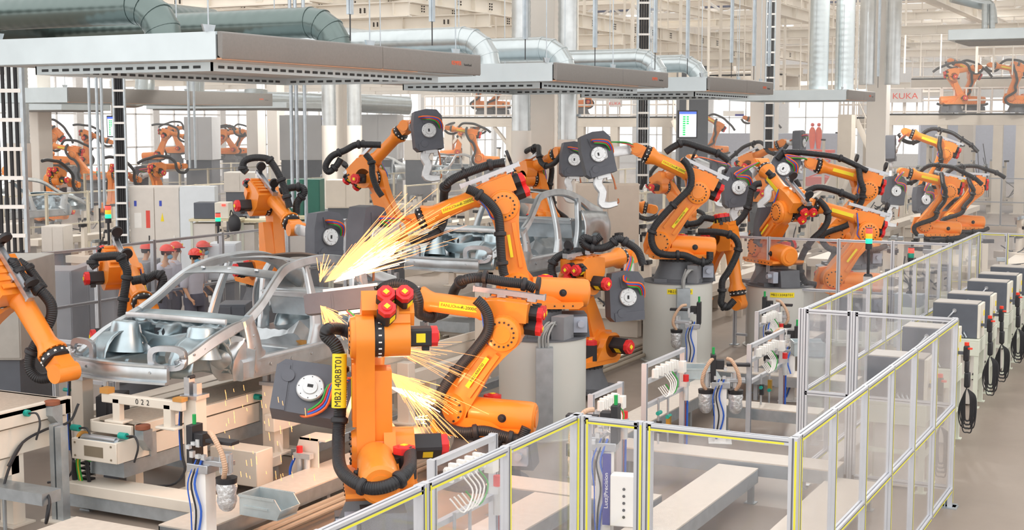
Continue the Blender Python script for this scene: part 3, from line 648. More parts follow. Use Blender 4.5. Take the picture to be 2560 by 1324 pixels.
def PX(d, *q):
    o = []
    for e in q: o.append(('p', e[0], e[1], e[2] if len(e) > 2 else d))
    return o
def robot(label, base, yaw, a, b, gun=None, hose=True, foot=0, sc=1.0, hoseA=None, hoseB=None, txt=False, group=None, wa=0, cables=True, tagarm=None, simple=False, slide=True):
    if len(base) == 2: base = (*base, 0)
    t = thing('robot', label, 'industrial robot', base, R(yaw), group)
    t.scale = (sc,) * 3
    add = lambda n, k, loc=(0, 0, 0), rot=(0, 0, 0), par=None: obj(n, G[k], par or t, loc, rot)
    add('robot_foot', 'foot'); add('slewing_ring', 'ring'); tu = add('turret', 'turret'); ba = add('balancer', 'balancer', (0, -.14, 0)); add('pivot_pin', 'bal_pin', par=ba)
    add('motor', 'm2')
    if not simple: add('motor', 'm1'); add('connector', 'plug')
    A = Matrix.Translation((.312, 0, .67)) @ Matrix.Rotation(R(a), 4, 'Y')
    J3 = A @ V((0, 0, L2)); Bm = Matrix.Translation(J3) @ Matrix.Rotation(R(-b), 4, 'Y')
    la = add('lower_arm', 'arm', (.312, 0, .67), (0, R(a), 0)); add('gearbox', 'gear', par=la)
    rb = (0, R(-b), 0)
    el = add('elbow_housing', 'elbow', J3, rb); add('elbow_motor', 'm3', J3, rb)
    for q in range(3): add('wrist_motor', 'm456%d' % q, J3, rb)
    fo = add('forearm', 'forearm', J3, rb); add('wrist_gearbox', 'wring', J3, rb); add('wrist', 'wrist', J3, rb)
    if not simple and slide:
        sl = add('dress_slide', 'slide', J3, rb); add('hose_clamp', 'sclamp0', par=sl); add('hose_clamp', 'sclamp1', par=sl)
    lb = add('name_label', 'label', par=fo)
    if txt:
        for k, x in (('t1', .34), ('t2', .50), ('t3', .58)): add('lettering', k, (1.112 - x, .1235, Z4 + .0) if False else (x, .1225, Z4), (R(90), 0, 0), lb) if False else add('lettering', k, (1.1 - x, .1225, Z4), (R(90), 0, R(180)), lb)
    if tagarm:
        y = M().cb((-.02, .238, .55), (.05, .006, .42)).build('asset_label', YEL, la)
        c = text('lettering', tagarm, .042, TEXTK, y, (-.02, .2425, .55), (R(90), R(-90), R(180)))
    elif not simple: M().cb((.0, .238, .55), (.04, .006, .30)).build('asset_label', YEL, la)
    inv = (Matrix.Translation(base) @ Matrix.Rotation(R(yaw), 4, 'Z')).inverted()
    pw = lambda x, y, z: inv @ atd(x, y, z)
    def pts(L): return [dict(b=lambda *q: V(q), l=lambda *q: A @ V(q), f=lambda *q: Bm @ V(q), p=pw)[e[0]](*e[1:]) for e in L]
    if hose:
        fl = lambda p: A @ V(p)
        ff = lambda p: Bm @ V(p)
        pA = [(-.72, .22, .42), (-.5, .33, .36), (-.15, .36, .33), (.25, .36, .33), (.52, .36, .42), (.60, .36, .66), fl((-.06 if a < 0 else .1, .34, .28)), fl((0, .32, .5)), fl((0, .33, .78)), fl((.1, .36, .95)), ff((.16, .38, .0)), ff((.26, .36, .16)), ff((.30, .26, .32)), ff((.30, .12, .40))] if hoseA is None else pts(hoseA)
        h = M().tube(pA, .060, 10 if simple else 14, 0, 5 if simple else 7, uv=True).build('dress_hose', RUBBER, t)
        if not simple:
            P = cr(pA, 7)
            for q in (12, 24, 47, 60):
                if q < len(P) - 1:
                    d = (P[q + 1] - P[q]).normalized(); M().lathe(P[q] - d * .03, P[q] + d * .03, [(0, .07), (.2, .082), (.8, .082), (1, .07)], 14).build('hose_clamp', BLACK, h)
        pB = [ff(p) for p in ((-.85, -.08, .38), (-.6, -.08, .5), (-.3, -.08, .57), (.0, -.08, .64), (.32, -.08, .62), (.58, -.1, .56), (.74, -.22, .38), (.78, -.24, .15), (.95, -.22, .0), (1.2, -.18, -.02), (1.4, -.1, .1))] if hoseB is None else pts(hoseB)
        h = M().tube(pB, .058, 10 if simple else 14, 0, 5 if simple else 7, uv=True).build('dress_hose', RUBBER, t)
        if not simple:
            P = cr(pB, 7)
            for q in (7, 30, 45, 55):
                if q < len(P) - 1:
                    d = (P[q + 1] - P[q]).normalized(); M().lathe(P[q] - d * .03, P[q] + d * .03, [(0, .07), (.2, .08), (.8, .08), (1, .07)], 14).build('hose_clamp', BLACK, h)
        if cables:
            for i, cn in enumerate(('green', 'red', 'blue')):
                o = .02 * i
                M().tube([ff((.3, .1 + o, .3)), ff((.22, .16 + o, .05)), ff((.15 + o, .2, -.1)), ff((.0, .2 + o, -.12 - o)), ff((-.12, .16, .0)), ff((-.16 + o, .1, .16))], .011, 6, 0, 5).build('cable', HOSEC[cn], t)
    W = Bm @ V((1.28, 0, Z4))
    t['_w'] = 0; del t['_w']
    if gun: weld_gun(t, base, R(yaw), sc, W, gun)
    return t

# weld gun, drawn in its own frame: z up the housing, y toward the mounting face, x across
GG = {}
m = M(); pr_ = [(-.26, -.34), (.2, -.37), (.27, -.3), (.28, .12), (.24, .36), (.02, .40), (-.18, .38), (-.27, .26)]
m.prism(pr_, -.13, .13, 'y'); m.prism([(-.15, .12), (.1, .14), (.13, .3), (-.12, .3)], .13, .145, 'y'); m.lathe((.1, .13, -.24), (.1, .15, -.24), [(0, .07), (1, .065)], 20)
m.prism([(-.26, -.34), (.2, -.37), (.21, -.24), (-.26, -.20)], -.135, .145, 'y'); m.prism([(-.26, -.2), (.24, -.24), (.24, -.225), (-.26, -.185)], .1, .133, 'y', 0); GG['body'] = me_(m, 'body', GUNGREY)
m = M(); m.lathe((0, .14, 0), (0, .18, 0), [(0, .135), (.7, .135), (1, .125)], 32)
for i in range(8): q = math.tau * i / 8; m.cyl((.11 * math.cos(q), .18, .11 * math.sin(q)), (.11 * math.cos(q), .182, .11 * math.sin(q)), .006, n=6, m=1)
m.lathe((0, .18, 0), (0, .195, 0), [(0, .075), (1, .07)], 24); m.cb((.01, .197, 0), (.03, .004, .055), 1); GG['disc'] = me_(m, 'disc', [ALUM, BLACK])
m = M(); m.sweep([(.02, 0, -.34), (.09, 0, -.48), (.04, 0, -.64), (.10, 0, -.82), (.0, 0, -.88), (-.16, 0, -.88)], [.18, .16, .15, .14, .12, .09], .09, (0, 1, 0), k=3); GG['arm'] = me_(m, 'garm', ALUM)
m = M(); m.tube([(-.16, 0, -.88), (-.2, 0, -.86), (-.2, 0, -.8)], .014, 8, k=3).tube([(-.14, 0, -.3), (-.19, 0, -.42), (-.2, 0, -.5), (-.2, 0, -.6)], .016, 8, k=4).cyl((-.2, 0, -.6), (-.2, 0, -.64), .02, n=8); GG['tip'] = me_(m, 'tip', COPPER)
m = M(); m.cb((-.02, 0, -.36), (.2, .16, .1)).cb((-.12, .0, -.4), (.08, .1, .1)); GG['shunt'] = me_(m, 'shunt', ALUM)
# bar-shaped gun
m = M(); m.prism([(-.1, -.42), (.1, -.42), (.115, -.38), (.115, .38), (-.115, .4), (-.115, -.38)], -.09, .09, 'y'); m.cb((0, .092, -.1), (.16, .01, .02)); GG['bar'] = me_(m, 'bar', GUNGREY)
m = M(); m.box((.12, -.05, -.2), (.15, .06, .42)).box((-.16, -.04, -.05), (-.12, .06, .3)); GG['barplate'] = me_(m, 'barplate', ALUM)
def weld_gun(t, base, yaw, sc, W, g):
    """g: centre pixel, up-axis in picture, turn about that axis, depth offset from the wrist, kind"""
    cx, cy, ux, uy, turn, dd, kind = g
    wm = Matrix.Translation(base) @ Matrix.Rotation(yaw, 4, 'Z') @ Matrix.Scale(sc, 4); Ww = wm @ W
    C = atd(cx, cy, depth(Ww) + dd)
    z = (RT * ux - CU * uy).normalized(); n = -CF; n = Matrix.Rotation(R(turn), 4, z) @ n; n = (n - z * n.dot(z)).normalized(); x = n.cross(z)
    Mw = Matrix([(x.x, n.x, z.x, C.x), (x.y, n.y, z.y, C.y), (x.z, n.z, z.z, C.z), (0, 0, 0, 1)])
    Ml = wm.inverted() @ Mw; Wi = Ml.inverted() @ W
    def put(name, me, par=None):
        o = bpy.data.objects.new(name, me); col.objects.link(o)
        if par: o.parent = par
        else: o.parent = t; o.matrix_local = Ml
        return o
    if kind == 'bar':
        b = put('weld_gun', GG['bar']); put('gun_plate', GG['barplate'], b)
    else:
        b = put('weld_gun', GG['body']); put('mounting_disc', GG['disc'], b)
        if kind != 'nojaw': put('electrode_arm', GG['arm'], b); put('electrode', GG['tip'], b); put('gun_shunt', GG['shunt'], b)
    # bracket from disc to wrist flange
    br = M(); E = V((Wi.x, Wi.y, Wi.z)); s = V((0, .16, 0)); d = E - s
    if kind == 'bar': s = V((0, 0, .4)); d = E - s
    e2 = s + d * max(.3, 1 - .1 / max(d.length, .11))
    br.sweep([s, s + d * .4, e2], [.2, .17, .17], .05, (0, 1, 0) if abs(d.normalized().y) < .9 else (1, 0, 0))
    br.lathe(e2 - d.normalized() * .06, E, [(0, .09), (1, .09)], 20)
    br.build('gun_bracket', ALUM, b)
    for i, cn in enumerate(('green', 'red', 'blue', 'orange')):
        o = .018 * i; r_ = .014
        M().tube([E + V((0, .05 + o, 0)), E * .7 + V((-.02 + o, .2, .12)), V((.04 + o, .24, .2 + o)), V((-.14 - o, .22, .14 + o)), V((-.22 - o, .1, -.0)), V((-.18, .04, -.12))] if kind != 'bar' else [E + V((0, .1, .0)), V((-.1 - o, .1 + o, .35)), V((-.24 - o, .1, .2)), V((-.12, .08, .05))], r_, 6, 0, 5).build('gun_cable', HOSEC[cn], b)
    return b

r1 = robot('foremost orange robot, upright with its back to the camera, drum end facing us', (-6.74, 10.51, .40), 126, -6, -42, (778, 985, 1, .16, -28, -.5, 'nojaw'), slide=False,
           hoseA=PX(12.9, (1025, 1130, 12.6), (1022, 1170, 12.2), (985, 1207, 12.0), (930, 1220, 12.0), (880, 1200, 12.1), (850, 1165, 12.4), (846, 1100, 12.8), (850, 1030), (852, 960), (850, 900), (838, 862), (815, 838), (822, 822), (850, 822, 13.1), (885, 835, 13.1)),
           hoseB=PX(13.4, (925, 850), (932, 880), (940, 930, 13.6), (948, 985, 13.8)))
r2 = robot('orange robot leaning left on a low riser behind the yellow stripped guard', (-7.43, 13.73, .20), 196, -35, 6, (856, 752, 1, -.12, -8, -.3, 'bar'), txt=True, tagarm='MB2140RBT02',
           hoseA=PX(15.45, (1316, 1068), (1300, 1096), (1262, 1090), (1210, 1076), (1160, 1080), (1115, 1066), (1094, 1035), (1094, 1000), (1118, 955), (1155, 910), (1192, 868), (1219, 828), (1221, 793), (1208, 765), (1190, 748)),
           hoseB=PX(15.8, (1338, 722), (1310, 710), (1262, 704), (1200, 694), (1160, 700), (1138, 722, 16.2), (1126, 755, 16.4), (1110, 782, 16.2), (1075, 790, 15.9), (1047, 782, 15.7), (1046, 750, 15.5), (1030, 720, 15.5), (995, 708, 15.5), (962, 716, 15.6), (945, 732, 15.7)))
r3 = robot('orange robot standing on the nearest round pedestal, forearm pointing left into the sparks', (-7.97, 16.39, 1.30), 210, 9, -21, (917, 590, .05, -1, 62, -.4, 'c'), txt=True,
           hoseA=PX(17.9, (1262, 690), (1258, 678), (1254, 647), (1251, 602), (1249, 563), (1243, 533), (1222, 505), (1189, 481), (1168, 472)),
           hoseB=PX(18.2, (1262, 406), (1225, 412), (1180, 427), (1137, 445), (1116, 462), (1110, 487, 18.4), (1109, 527, 18.6), (1108, 555, 18.6), (1092, 580, 18.4), (1062, 596, 18.2), (1028, 600, 18.1)))
r4 = robot('orange robot behind the nearest car body holding a broad dark gun toward the camera', (-14.51, 19.03, 1.0), 329, -7, -25, (812, 592, .02, -1, 42, -.9, 'nojaw'),
           hoseB=PX(22.7, (617, 430), (607, 420), (612, 402), (636, 394), (669, 397), (683, 412), (698, 438), (709, 465), (718, 495), (724, 518)), hoseA=PX(23.0, (700, 478), (723, 470), (753, 468), (760, 482), (743, 506), (741, 535)))
r5 = robot('orange robot reaching up and right with the highest raised weld gun', (-14.2, 22.25, 1.45), 356, -27, 40, (1068, 328, -.08, -1, 16, -.3, 'c'),
           hoseA=PX(25.2, (952, 362), (917, 361), (889, 362), (862, 376), (830, 390), (814, 415), (822, 429), (841, 414), (852, 396)), hoseB=PX(25.6, (914, 385), (929, 406), (931, 436), (942, 470), (955, 490)))
r6 = robot('orange robot at the left edge, forearm hanging down with a looping black hose', (-13.04, 10.97, .90), 355, 50, -48,
           hoseA=PX(15.0, (28, 672), (33, 655), (51, 688), (85, 714), (110, 735), (128, 762), (127, 795), (108, 830), (88, 863), (76, 892), (76, 922), (97, 944), (132, 940), (162, 918)), hoseB=PX(15.3, (45, 655), (70, 672), (92, 700), (108, 722)))
r7 = robot('orange robot bowed over the engine bay of the nearest car body', (-13.65, 14.86, .50), 326, -47, -26,
           hoseB=PX(18.7, (240, 668), (231, 655), (238, 644), (262, 641), (298, 640), (309, 658), (318, 680), (314, 714), (308, 753), (304, 791)), hoseA=PX(18.9, (330, 702), (345, 699), (367, 696), (393, 685), (407, 696), (402, 724), (394, 755)))
r8 = robot('orange robot with three red capped motors between the two round pedestals', (-8.45, 18.9, .10), 76, -24, 3, (1562, 742, -.02, -1, 14, -.8, 'nojaw'),
           hoseA=PX(20.6, (1462, 628), (1435, 629), (1408, 636), (1388, 648), (1379, 669), (1384, 695)), hoseB=PX(20.5, (1503, 590), (1486, 601), (1462, 594), (1457, 606), (1473, 618), (1503, 620), (1527, 611), (1545, 597), (1566, 606), (1594, 626), (1608, 662)))
r9 = robot('orange robot on the second round pedestal, forearm reaching left with a large raised gun', (-8.32, 22.58, 1.40), 204, -37, 25, (1492, 388, -.22, -1, 8, -.2, 'c'), txt=True, tagarm='MB2130RBT03',
           hoseA=PX(23.5, (1775, 629), (1772, 651), (1749, 654), (1711, 638), (1673, 637), (1643, 629), (1629, 602), (1634, 570), (1662, 534), (1698, 498), (1724, 470), (1728, 440), (1719, 413), (1706, 398)),
           hoseB=PX(23.9, (1822, 402), (1794, 383), (1756, 370), (1722, 359), (1705, 357), (1685, 366), (1664, 380)))
r10 = robot('orange robot on the third pedestal, forearm pointing away up left', (-7.3, 24.9, 1.15), 138, -50, 31, (1842, 470, -.05, -1, 4, 0, 'c'),
           hoseB=PX(25.4, (1918, 428), (1930, 440), (1945, 462), (1962, 486), (1985, 488), (1996, 468), (1988, 450)), hoseA=PX(25.2, (1838, 560), (1858, 540), (1872, 510), (1878, 480), (1888, 462), (1903, 458)))
r11 = robot('orange robot behind the crosswise clear guard, left of the tall stack light', (-6.15, 25.9, .55), 212, -37, 16, (1925, 570, .1, -1, 8, -.1, 'nojaw'),
           hoseB=PX(25.6, (1966, 502), (1987, 500), (2013, 482), (2043, 468), (2089, 477), (2138, 496)), hoseA=PX(25.4, (2040, 712), (2013, 704), (1999, 668), (2009, 632), (2032, 598), (2055, 576), (2070, 549), (2066, 523), (2046, 498)))
r12 = robot('orange robot beyond the crosswise guard holding its gun plates high', (-6.6, 27.8, 1.25), 210, -37, 15, (1958, 425, .5, -1, -10, 0, 'c'),
           hoseB=PX(27.5, (1943, 398), (1960, 382), (1987, 380), (2032, 384), (2089, 392), (2126, 406), (2168, 427)))
r13 = robot('orange robot at right, front one of the far pair, with long white gun arm', (-6.55, 37.19, .80), 205, -35, 13, (2235, 478, .12, -1, 6, 0, 'c'))
r14 = robot('orange robot at right, rear one of the far pair', (-6.35, 39.91, .80), 208, -40, 4, (2308, 500, 0, -1, 12, 0, 'nojaw'))
r15 = robot('orange robot behind the far pair with upright narrow gun against the big arch', (-7.2, 41.2, 1.6), 196, -26, 20, (2227, 372, 0, -1, 70, 0, 'c'))
r16 = robot('orange robot just above the second car body, gun beside the large raised one', (-13.6, 28.0, 1.30), 328, -33, 19, (1432, 400, .05, -1, 10, -.3, 'c'))
r17 = robot('orange robot behind the second pedestal robot, gun hanging by its elbow', (-13.2, 35.9, 1.0), 335, -50, 29, (1800, 430, 0, -1, 12, -.3, 'c'))
_q = atd(1702, 815, 25.9)
r18 = robot('orange robot behind the second round pedestal, leaning right with drooping hose', (_q.x, _q.y, .4), 352, 24, -80, slide=False,
            hoseA=PX(24.4, (1745, 579), (1794, 580), (1832, 590), (1846, 613), (1840, 640), (1821, 678), (1806, 702), (1805, 734), (1803, 757), (1817, 768), (1836, 750)), hoseB=PX(25.0, (1700, 548), (1716, 560), (1745, 556), (1760, 545), (1785, 548)))
r19 = robot('orange robot far behind the crosswise guard raising a narrow gun', (-12.68, 42.08, 1.30), 352, -40, 25, (1998, 358, 0, -1, 60, 0, 'c'))
r20 = robot('orange robot beneath the large screen, folded low behind the second pedestal', (-13.4, 31.6, .4), 20, -30, -10)
# yellow sleeve with the asset number on the foremost robot's hose
_inv = (Matrix.Translation((-6.74, 10.51, .40)) @ Matrix.Rotation(R(126), 4, 'Z')).inverted()
_a, _b = _inv @ atd(847, 1018, 12.82), _inv @ atd(849, 884, 12.82)
_sl = M().cyl(_a, _b, .068, n=20).build('hose_sleeve', YEL, r1)
_d = (_b - _a).normalized(); _n = (_inv.to_3x3() @ -CF); _n = (_n - _d * _n.dot(_d)).normalized(); _x = _d; _y = _n.cross(_d)
_t = text('lettering', 'MB2140RBT01', .085, TEXTK, _sl, (0, 0, 0), (0, 0, 0)); _c = (_a + _b) / 2 + _n * .0695
_t.matrix_local = Matrix([(_x.x, _y.x, _n.x, _c.x), (_x.y, _y.y, _n.y, _c.y), (_x.z, _y.z, _n.z, _c.z), (0, 0, 0, 1)]) @ Matrix.Diagonal((.92, 1, 1, 1))
# second line, seen through the guards on the left
robot('orange robot of the second line with red motors, left of the stack light', (-35.0, 34.30, .50), 100, -8, -20, (145, 462, 0, -1, 40, 0, 'nojaw'), simple=True)
robot('orange robot of the second line directly behind the stack light', (-36.0, 38.1, .50), 95, 5, -20, simple=True)
robot('orange robot of the second line with a round black gun, right of the stack light', (-36.7, 41.28, .50), 75, -10, 0, (352, 440, 0, -1, 30, 0, 'nojaw'), simple=True)
FR = []
FAR = [(440, 398, 66, 20, -25, 5, 'arm stretched right under an arched hose, before the bright windows'), (520, 405, 66, 25, 40, 8, 'low folded arm behind the left guards'),
       (575, 400, 68, 25, -35, -2, 'flat stretched arm below an arched hose on the left'), (600, 398, 72, 205, -30, 20, 'raised arm just left of the window pillar'), (712, 396, 70, 205, -35, 25, 'small arm pointing up left beside the light grey enclosure'),
       (140, 430, 52, 210, -15, 45, 'arm rising steeply to the left below the far left hood'), (200, 430, 55, 25, 5, -20, 'body partly hidden by the wire gripper frame at left'), (235, 470, 50, 200, 35, 10, 'folded behind the left car body'),
       (385, 415, 60, 25, 20, -15, 'small folded body behind the stack light mast'), (45, 460, 46, 20, 0, -30, 'body behind the cable ladder at the left edge'),
       (1790, 400, 58, 200, -20, 30, 'large raised body right of the big screen'), (1900, 395, 60, 205, -30, 20, 'arm pointing up left near the blue banner'), (1130, 410, 60, 30, 10, 0, 'body under the middle platform'), (1215, 430, 52, 200, 20, 10, 'round body low under the middle platform')]
for px, py, d, yw, a, b, s in FAR:
    p = atd(px, py, d * 1.28); robot('distant orange robot, ' + s, (p.x, p.y, max(0, p.z)), yw, a, b, simple=True, cables=False); FR.append((p, s))
PLAT = [(2385, 66.5, 25, -25, 10, 'left group, its dark hoses slanting up'), (2425, 67.5, 205, -20, 25, 'middle, arm pointing up left'), (2540, 66.5, 205, -15, 10, 'at the right edge of the picture'), (1205, 69, 205, -15, 45, 'left of the pair over the middle platform'), (1245, 69.5, 205, -35, 5, 'right of the pair over the middle platform'), (1455, 68.5, 25, -10, 0, 'beside the central duct'), (2580, 68, 200, -30, 20, 'cut by the right edge')]
for px, Y, yw, a, b, s in PLAT:
    p = atY(px, 285, Y); robot('orange robot up on the far platform, ' + s, (p.x, p.y, 4.62), yw, a, b, simple=True, cables=False)

# ================================================================ PEDESTALS AND RISERS
def pedestal(x, y, r, h, label, sign=None, sang=0, box=True):
    t = thing('robot_pedestal', label, 'pedestal', (x, y, 0))
    M().lathe((0, 0, 0), (0, 0, h), [(0, r + .05), (.012, r + .05), (.013, r), (.975, r), (1, r)], 64).build('drum', PEDM, t)
    M().cyl((0, 0, h), (0, 0, h + .02), r + .015, n=64).build('top_plate', CASTING, t)
    if box:
        a = R(-62); c = V((math.cos(a), math.sin(a), 0)) * (r + .07)
        M().box((-.11, -.09, .15), (.11, .09, h - .05), 0, Matrix.Translation(c) @ Matrix.Rotation(R(28), 4, 'Z')).build('cable_channel', GALV, t)
        m = M()
        for i in range(7):
            s = V((c.x + random.uniform(-.06, .06), c.y + random.uniform(-.05, .05), h - .1)); e = V((.3 + random.uniform(-.1, .1), -.25 + random.uniform(-.1, .1), h + .2))
            m.tube([s, s + V((0, 0, .2)), (s + e) / 2 + V((.05, -.05, .2)), e], .014, 6, 0, 4)
        m.build('cable_bundle', mat('grey_cable', '#9A9A98', .6), t)
        M().box((.3, -.36, h + .02), (.48, -.06, h + .32)).build('junction_box', mat('grey_junction', '#85868A', .5), t)
    if sign:
        a = R(sang); T = Matrix.Rotation(a, 4, 'Z')
        s = M()
        n = 8; wdt = .44; rows = []
        for i in range(n + 1):
            q = -wdt / 2 / r + wdt / r * i / n; rows.append([((r + .004) * math.cos(q + a), (r + .004) * math.sin(q + a), h - .165), ((r + .004) * math.cos(q + a), (r + .004) * math.sin(q + a), h - .075)])
        o = s.surf(rows).build('asset_sign', YEL, t)
        for i, ch in enumerate(sign):
            q = a + (i - (len(sign) - 1) / 2) * .0365 / r
            text('lettering', ch, .06, TEXTK, o, ((r + .006) * math.cos(q), (r + .006) * math.sin(q), h - .12), (R(90), 0, q + R(90)))
    return t
pedestal(-7.9, 16.35, .58, 1.3, 'nearest round grey pedestal, glowing from the sparks on its left', None)
pedestal(-8.3, 22.6, .60, 1.38, 'second round grey pedestal with a yellow sign near its rim', 'MB2130RBT03', -66)
pedestal(-7.15, 24.95, .62, 1.13, 'third round pedestal, half hidden right behind the second', 'MB2130RBT01', -70, False)
pedestal(-6.6, 27.8, .60, 1.23, 'rear pedestal behind the crosswise clear guard', 'MB2120RBT00', -50, False)
def riser(x, y, z, label, w=.95):
    t = thing('robot_riser', label, 'riser', (x, y, 0)); m = M().lathe((0, 0, 0), (0, 0, z), [(0, w * .6), (.15, w * .6), (.16, w * .5), (1, w * .48)], 24); m.build('drum', CASTING, t); return t
for o, nm in ((r1, 'below the foremost robot'), (r2, 'below the robot that leans left'), (r4, 'under the robot behind the nearest car'), (r5, 'under the robot with the highest gun'), (r6, 'under the robot at the left edge'), (r7, 'under the robot bowed over the engine bay'), (r11, 'behind the crosswise clear guard'),
              (r13, 'under the front robot of the far right pair'), (r14, 'under the rear robot of the far right pair'), (r15, 'under the robot behind the far right pair'), (r16, 'under the robot above the second car body'), (r17, 'under the robot behind the second pedestal robot'), (r19, 'under the robot with the narrow gun far back')):
    riser(o.location.x, o.location.y, o.location.z, 'dark grey robot riser ' + nm)
for (p, s) in FR:
    if p.z > .05: riser(p.x, p.y, p.z, 'dark riser under the distant robot, ' + ' '.join(s.split()[:8]).rstrip(','))
for x, y, s in ((-35.0, 34.3, 'under the second line robot left of the stack light'), (-36.0, 38.1, 'under the second line robot behind the stack light'), (-36.7, 41.28, 'under the second line robot with round black gun')): riser(x, y, .5, 'dark riser ' + s)
riser(r20.location.x, r20.location.y, .4, 'dark riser of the robot beneath the large screen'); riser(_q.x, _q.y, .4, 'dark riser behind the second round pedestal')

# ================================================================ CAR BODIES (bare steel shells); y=0 bumper, z=0 underside of the sill
def car_body(label, loc):
    t = thing('car_body', label, 'car body', loc)
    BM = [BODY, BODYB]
    for s in (1, -1):
        X = lambda v: s * v
        nx = (s, 0, .25); side = 'right' if s > 0 else 'left'
        # roof side rail with A pillar and C pillar in one arch
        m = M()
        arch = [(X(.80), 1.22, .60), (X(.77), 1.50, .74), (X(.70), 1.88, .97), (X(.62), 2.2, 1.08), (X(.59), 2.7, 1.125), (X(.59), 3.2, 1.10), (X(.63), 3.65, .99), (X(.70), 4.05, .80), (X(.76), 4.4, .66)]
        m.sweep(arch, [.12, .10, .10, .11, .11, .12, .14, .2, .24], .08, nx, k=6)
        m.build('roof_side_rail', BM, t)
        m = M(); m.sweep([(X(.575), 2.62, 1.08), (X(.64), 2.60, .92), (X(.74), 2.56, .62), (X(.80), 2.52, .34), (X(.82), 2.46, .1)], [.07, .09, .13, .17, .26], .07, nx, k=6); m.build('b_pillar', BM, t)
        m = M(); m.sweep([(X(.815), 1.15, .62), (X(.83), 1.22, .4), (X(.84), 1.26, .2), (X(.84), 1.34, .1)], [.2, .24, .28, .34], .09, nx, k=6)
        for z in (.15, .28, .42): m.cyl((X(.86), 1.22, z), (X(.888), 1.22, z), .016, n=8)
        m.build('hinge_pillar', BM, t)
        m = M(); rows = []
        for j in range(8):
            f = j / 7; rows.append([(X(.47 + .29 * f + .05 * math.sin(f * 3.14)), .08 + 1.06 * i / 12, .16 + f * (.10 + .28 * i / 12) + .09 * math.sin(f * 3.14) * math.exp(-((i / 12 - .55) / .25) ** 2)) for i in range(13)])
        m.surf(rows, 1); m.build('apron_panel', BM, t, solid=.012)
        m = M(); m.sweep([(X(.83), 1.0, .05), (X(.84), 2.2, .045), (X(.84), 3.5, .05)], .24, .11, (s, 0, 0), k=5); m.sweep([(X(.875), 1.25, .13), (X(.88), 3.4, .13)], .03, .05, (s, 0, 0))
        for y in (1.5, 1.9, 2.3, 2.8, 3.1): m.cyl((X(.90), y, .06), (X(.909), y, .06), .018, n=10)
        m.build('sill', BM, t)
        # quarter panel with wheel arch
        m = M(); rows = []
        for j in range(9):
            f = j / 8; row = []
            for i in range(15):
                y = 3.45 + i * .08; top = .80 - (y - 3.45) * .08
                wa = math.sqrt(max(0, .36 ** 2 - (y - 3.98) ** 2)) + .02 if abs(y - 3.98) < .36 else .02
                z = wa + (top - wa) * f; xx = .82 + .05 * math.sin(f * 2.6) - .06 * max(0, f - .7) * 3
                row.append((X(xx), y, z))
            rows.append(row)
        m.surf(rows); m.build('quarter_panel', BM, t, solid=.012)
        m = M(); m.sweep([(X(.70), 3.45, .05), (X(.72), 3.5, .45), (X(.70), 3.52, .8), (X(.66), 3.6, .97)], [.22, .16, .14, .12], .08, nx, k=5); m.build('c_pillar_inner', BM, t)
        # rear wheelhouse dome
        m = M().sph((X(.6), 3.98, .05), .37, 18, 1, (.5, 1, 1), 0, 90); m.build('rear_wheelhouse', BM, t, solid=.01)
        # upper fender rail
        m = M(); m.sweep([(X(.80), 1.2, .56), (X(.785), .95, .52), (X(.77), .6, .42), (X(.74), .3, .30), (X(.70), .12, .24)], [.10, .12, .13, .12, .1], .09, nx, k=6)
        for q in range(6): m.cyl((X(.84 - q * .012), 1.1 - q * .16, .53 - q * .04), (X(.852 - q * .012), 1.1 - q * .16, .53 - q * .04), .014, n=8)
        m.build('fender_rail', BM, t)
        # inner wheelhouse with strut tower
        m = M(); rows = []
        for i in range(13):
            a = R(-10 + i * 200 / 12); row = []
            for j in range(7):
                f = j / 6; xx = .45 + f * .32; rr = .36 - .03 * f
                row.append((X(xx), .62 - math.cos(a) * rr * 1.05, max(-.02, .12 + math.sin(a) * rr)))
            rows.append(row)
        m.surf(rows, 1); m.build('front_wheelhouse', BM, t, solid=.01)
        m = M(); m.lathe((X(.55), .66, .22), (X(.55), .70, .57), [(0, .24), (.3, .2), (.75, .155), (.9, .15), (.97, .135), (1, .1)], 28, 1); m.lathe((X(.55), .70, .565), (X(.55), .701, .572), [(0, .06), (1, .06)], 16, 1); m.build('strut_tower', BM, t)
        # front longitudinal rail
        m = M(); m.sweep([(X(.44), -.02, .13), (X(.44), .4, .13), (X(.43), .8, .12), (X(.40), 1.2, .02), (X(.40), 1.6, -.02)], .16, .11, (s, 0, 0), 1, k=5)
        for y in (.1, .3, .55): m.cyl((X(.36), y, .13), (X(.52), y, .13), .03, n=12)
        m.build('front_rail', BM, t)
        m = M()
        n = 26; o_ = []; i_ = []
        for q in range(n):
            a = math.tau * q / n; sx_, sz_ = math.copysign(abs(math.cos(a)) ** .6, math.cos(a)), math.copysign(abs(math.sin(a)) ** .6, math.sin(a))
            o_.append((X(.60) + s * .21 * sx_, .06 + .05 * sx_, .31 + .13 * sz_)); i_.append((X(.60) + s * .155 * sx_, .06 + .04 * sx_, .31 + .08 * sz_))
        b = [(p[0], p[1] + .05, p[2]) for p in o_]
        m.surf([b + b[:1], o_ + o_[:1], i_ + i_[:1], [(p[0], p[1] + .04, p[2]) for p in i_ + i_[:1]]]); m.build('headlamp_bracket', ALU, t, solid=.012)
        m = M(); m.sweep([(X(.78), 1.12, .30), (X(.74), 1.12, -.02)], .4, .02, (0, -1, .1)); m.sweep([(X(.70), 1.02, .45), (X(.62), 1.0, .1), (X(.6), 1.08, -.08)], [.3, .34, .2], .03, (s * .5, -1, 0), k=3); m.build('splash_panel', BM, t)
        m = M(); rows = []
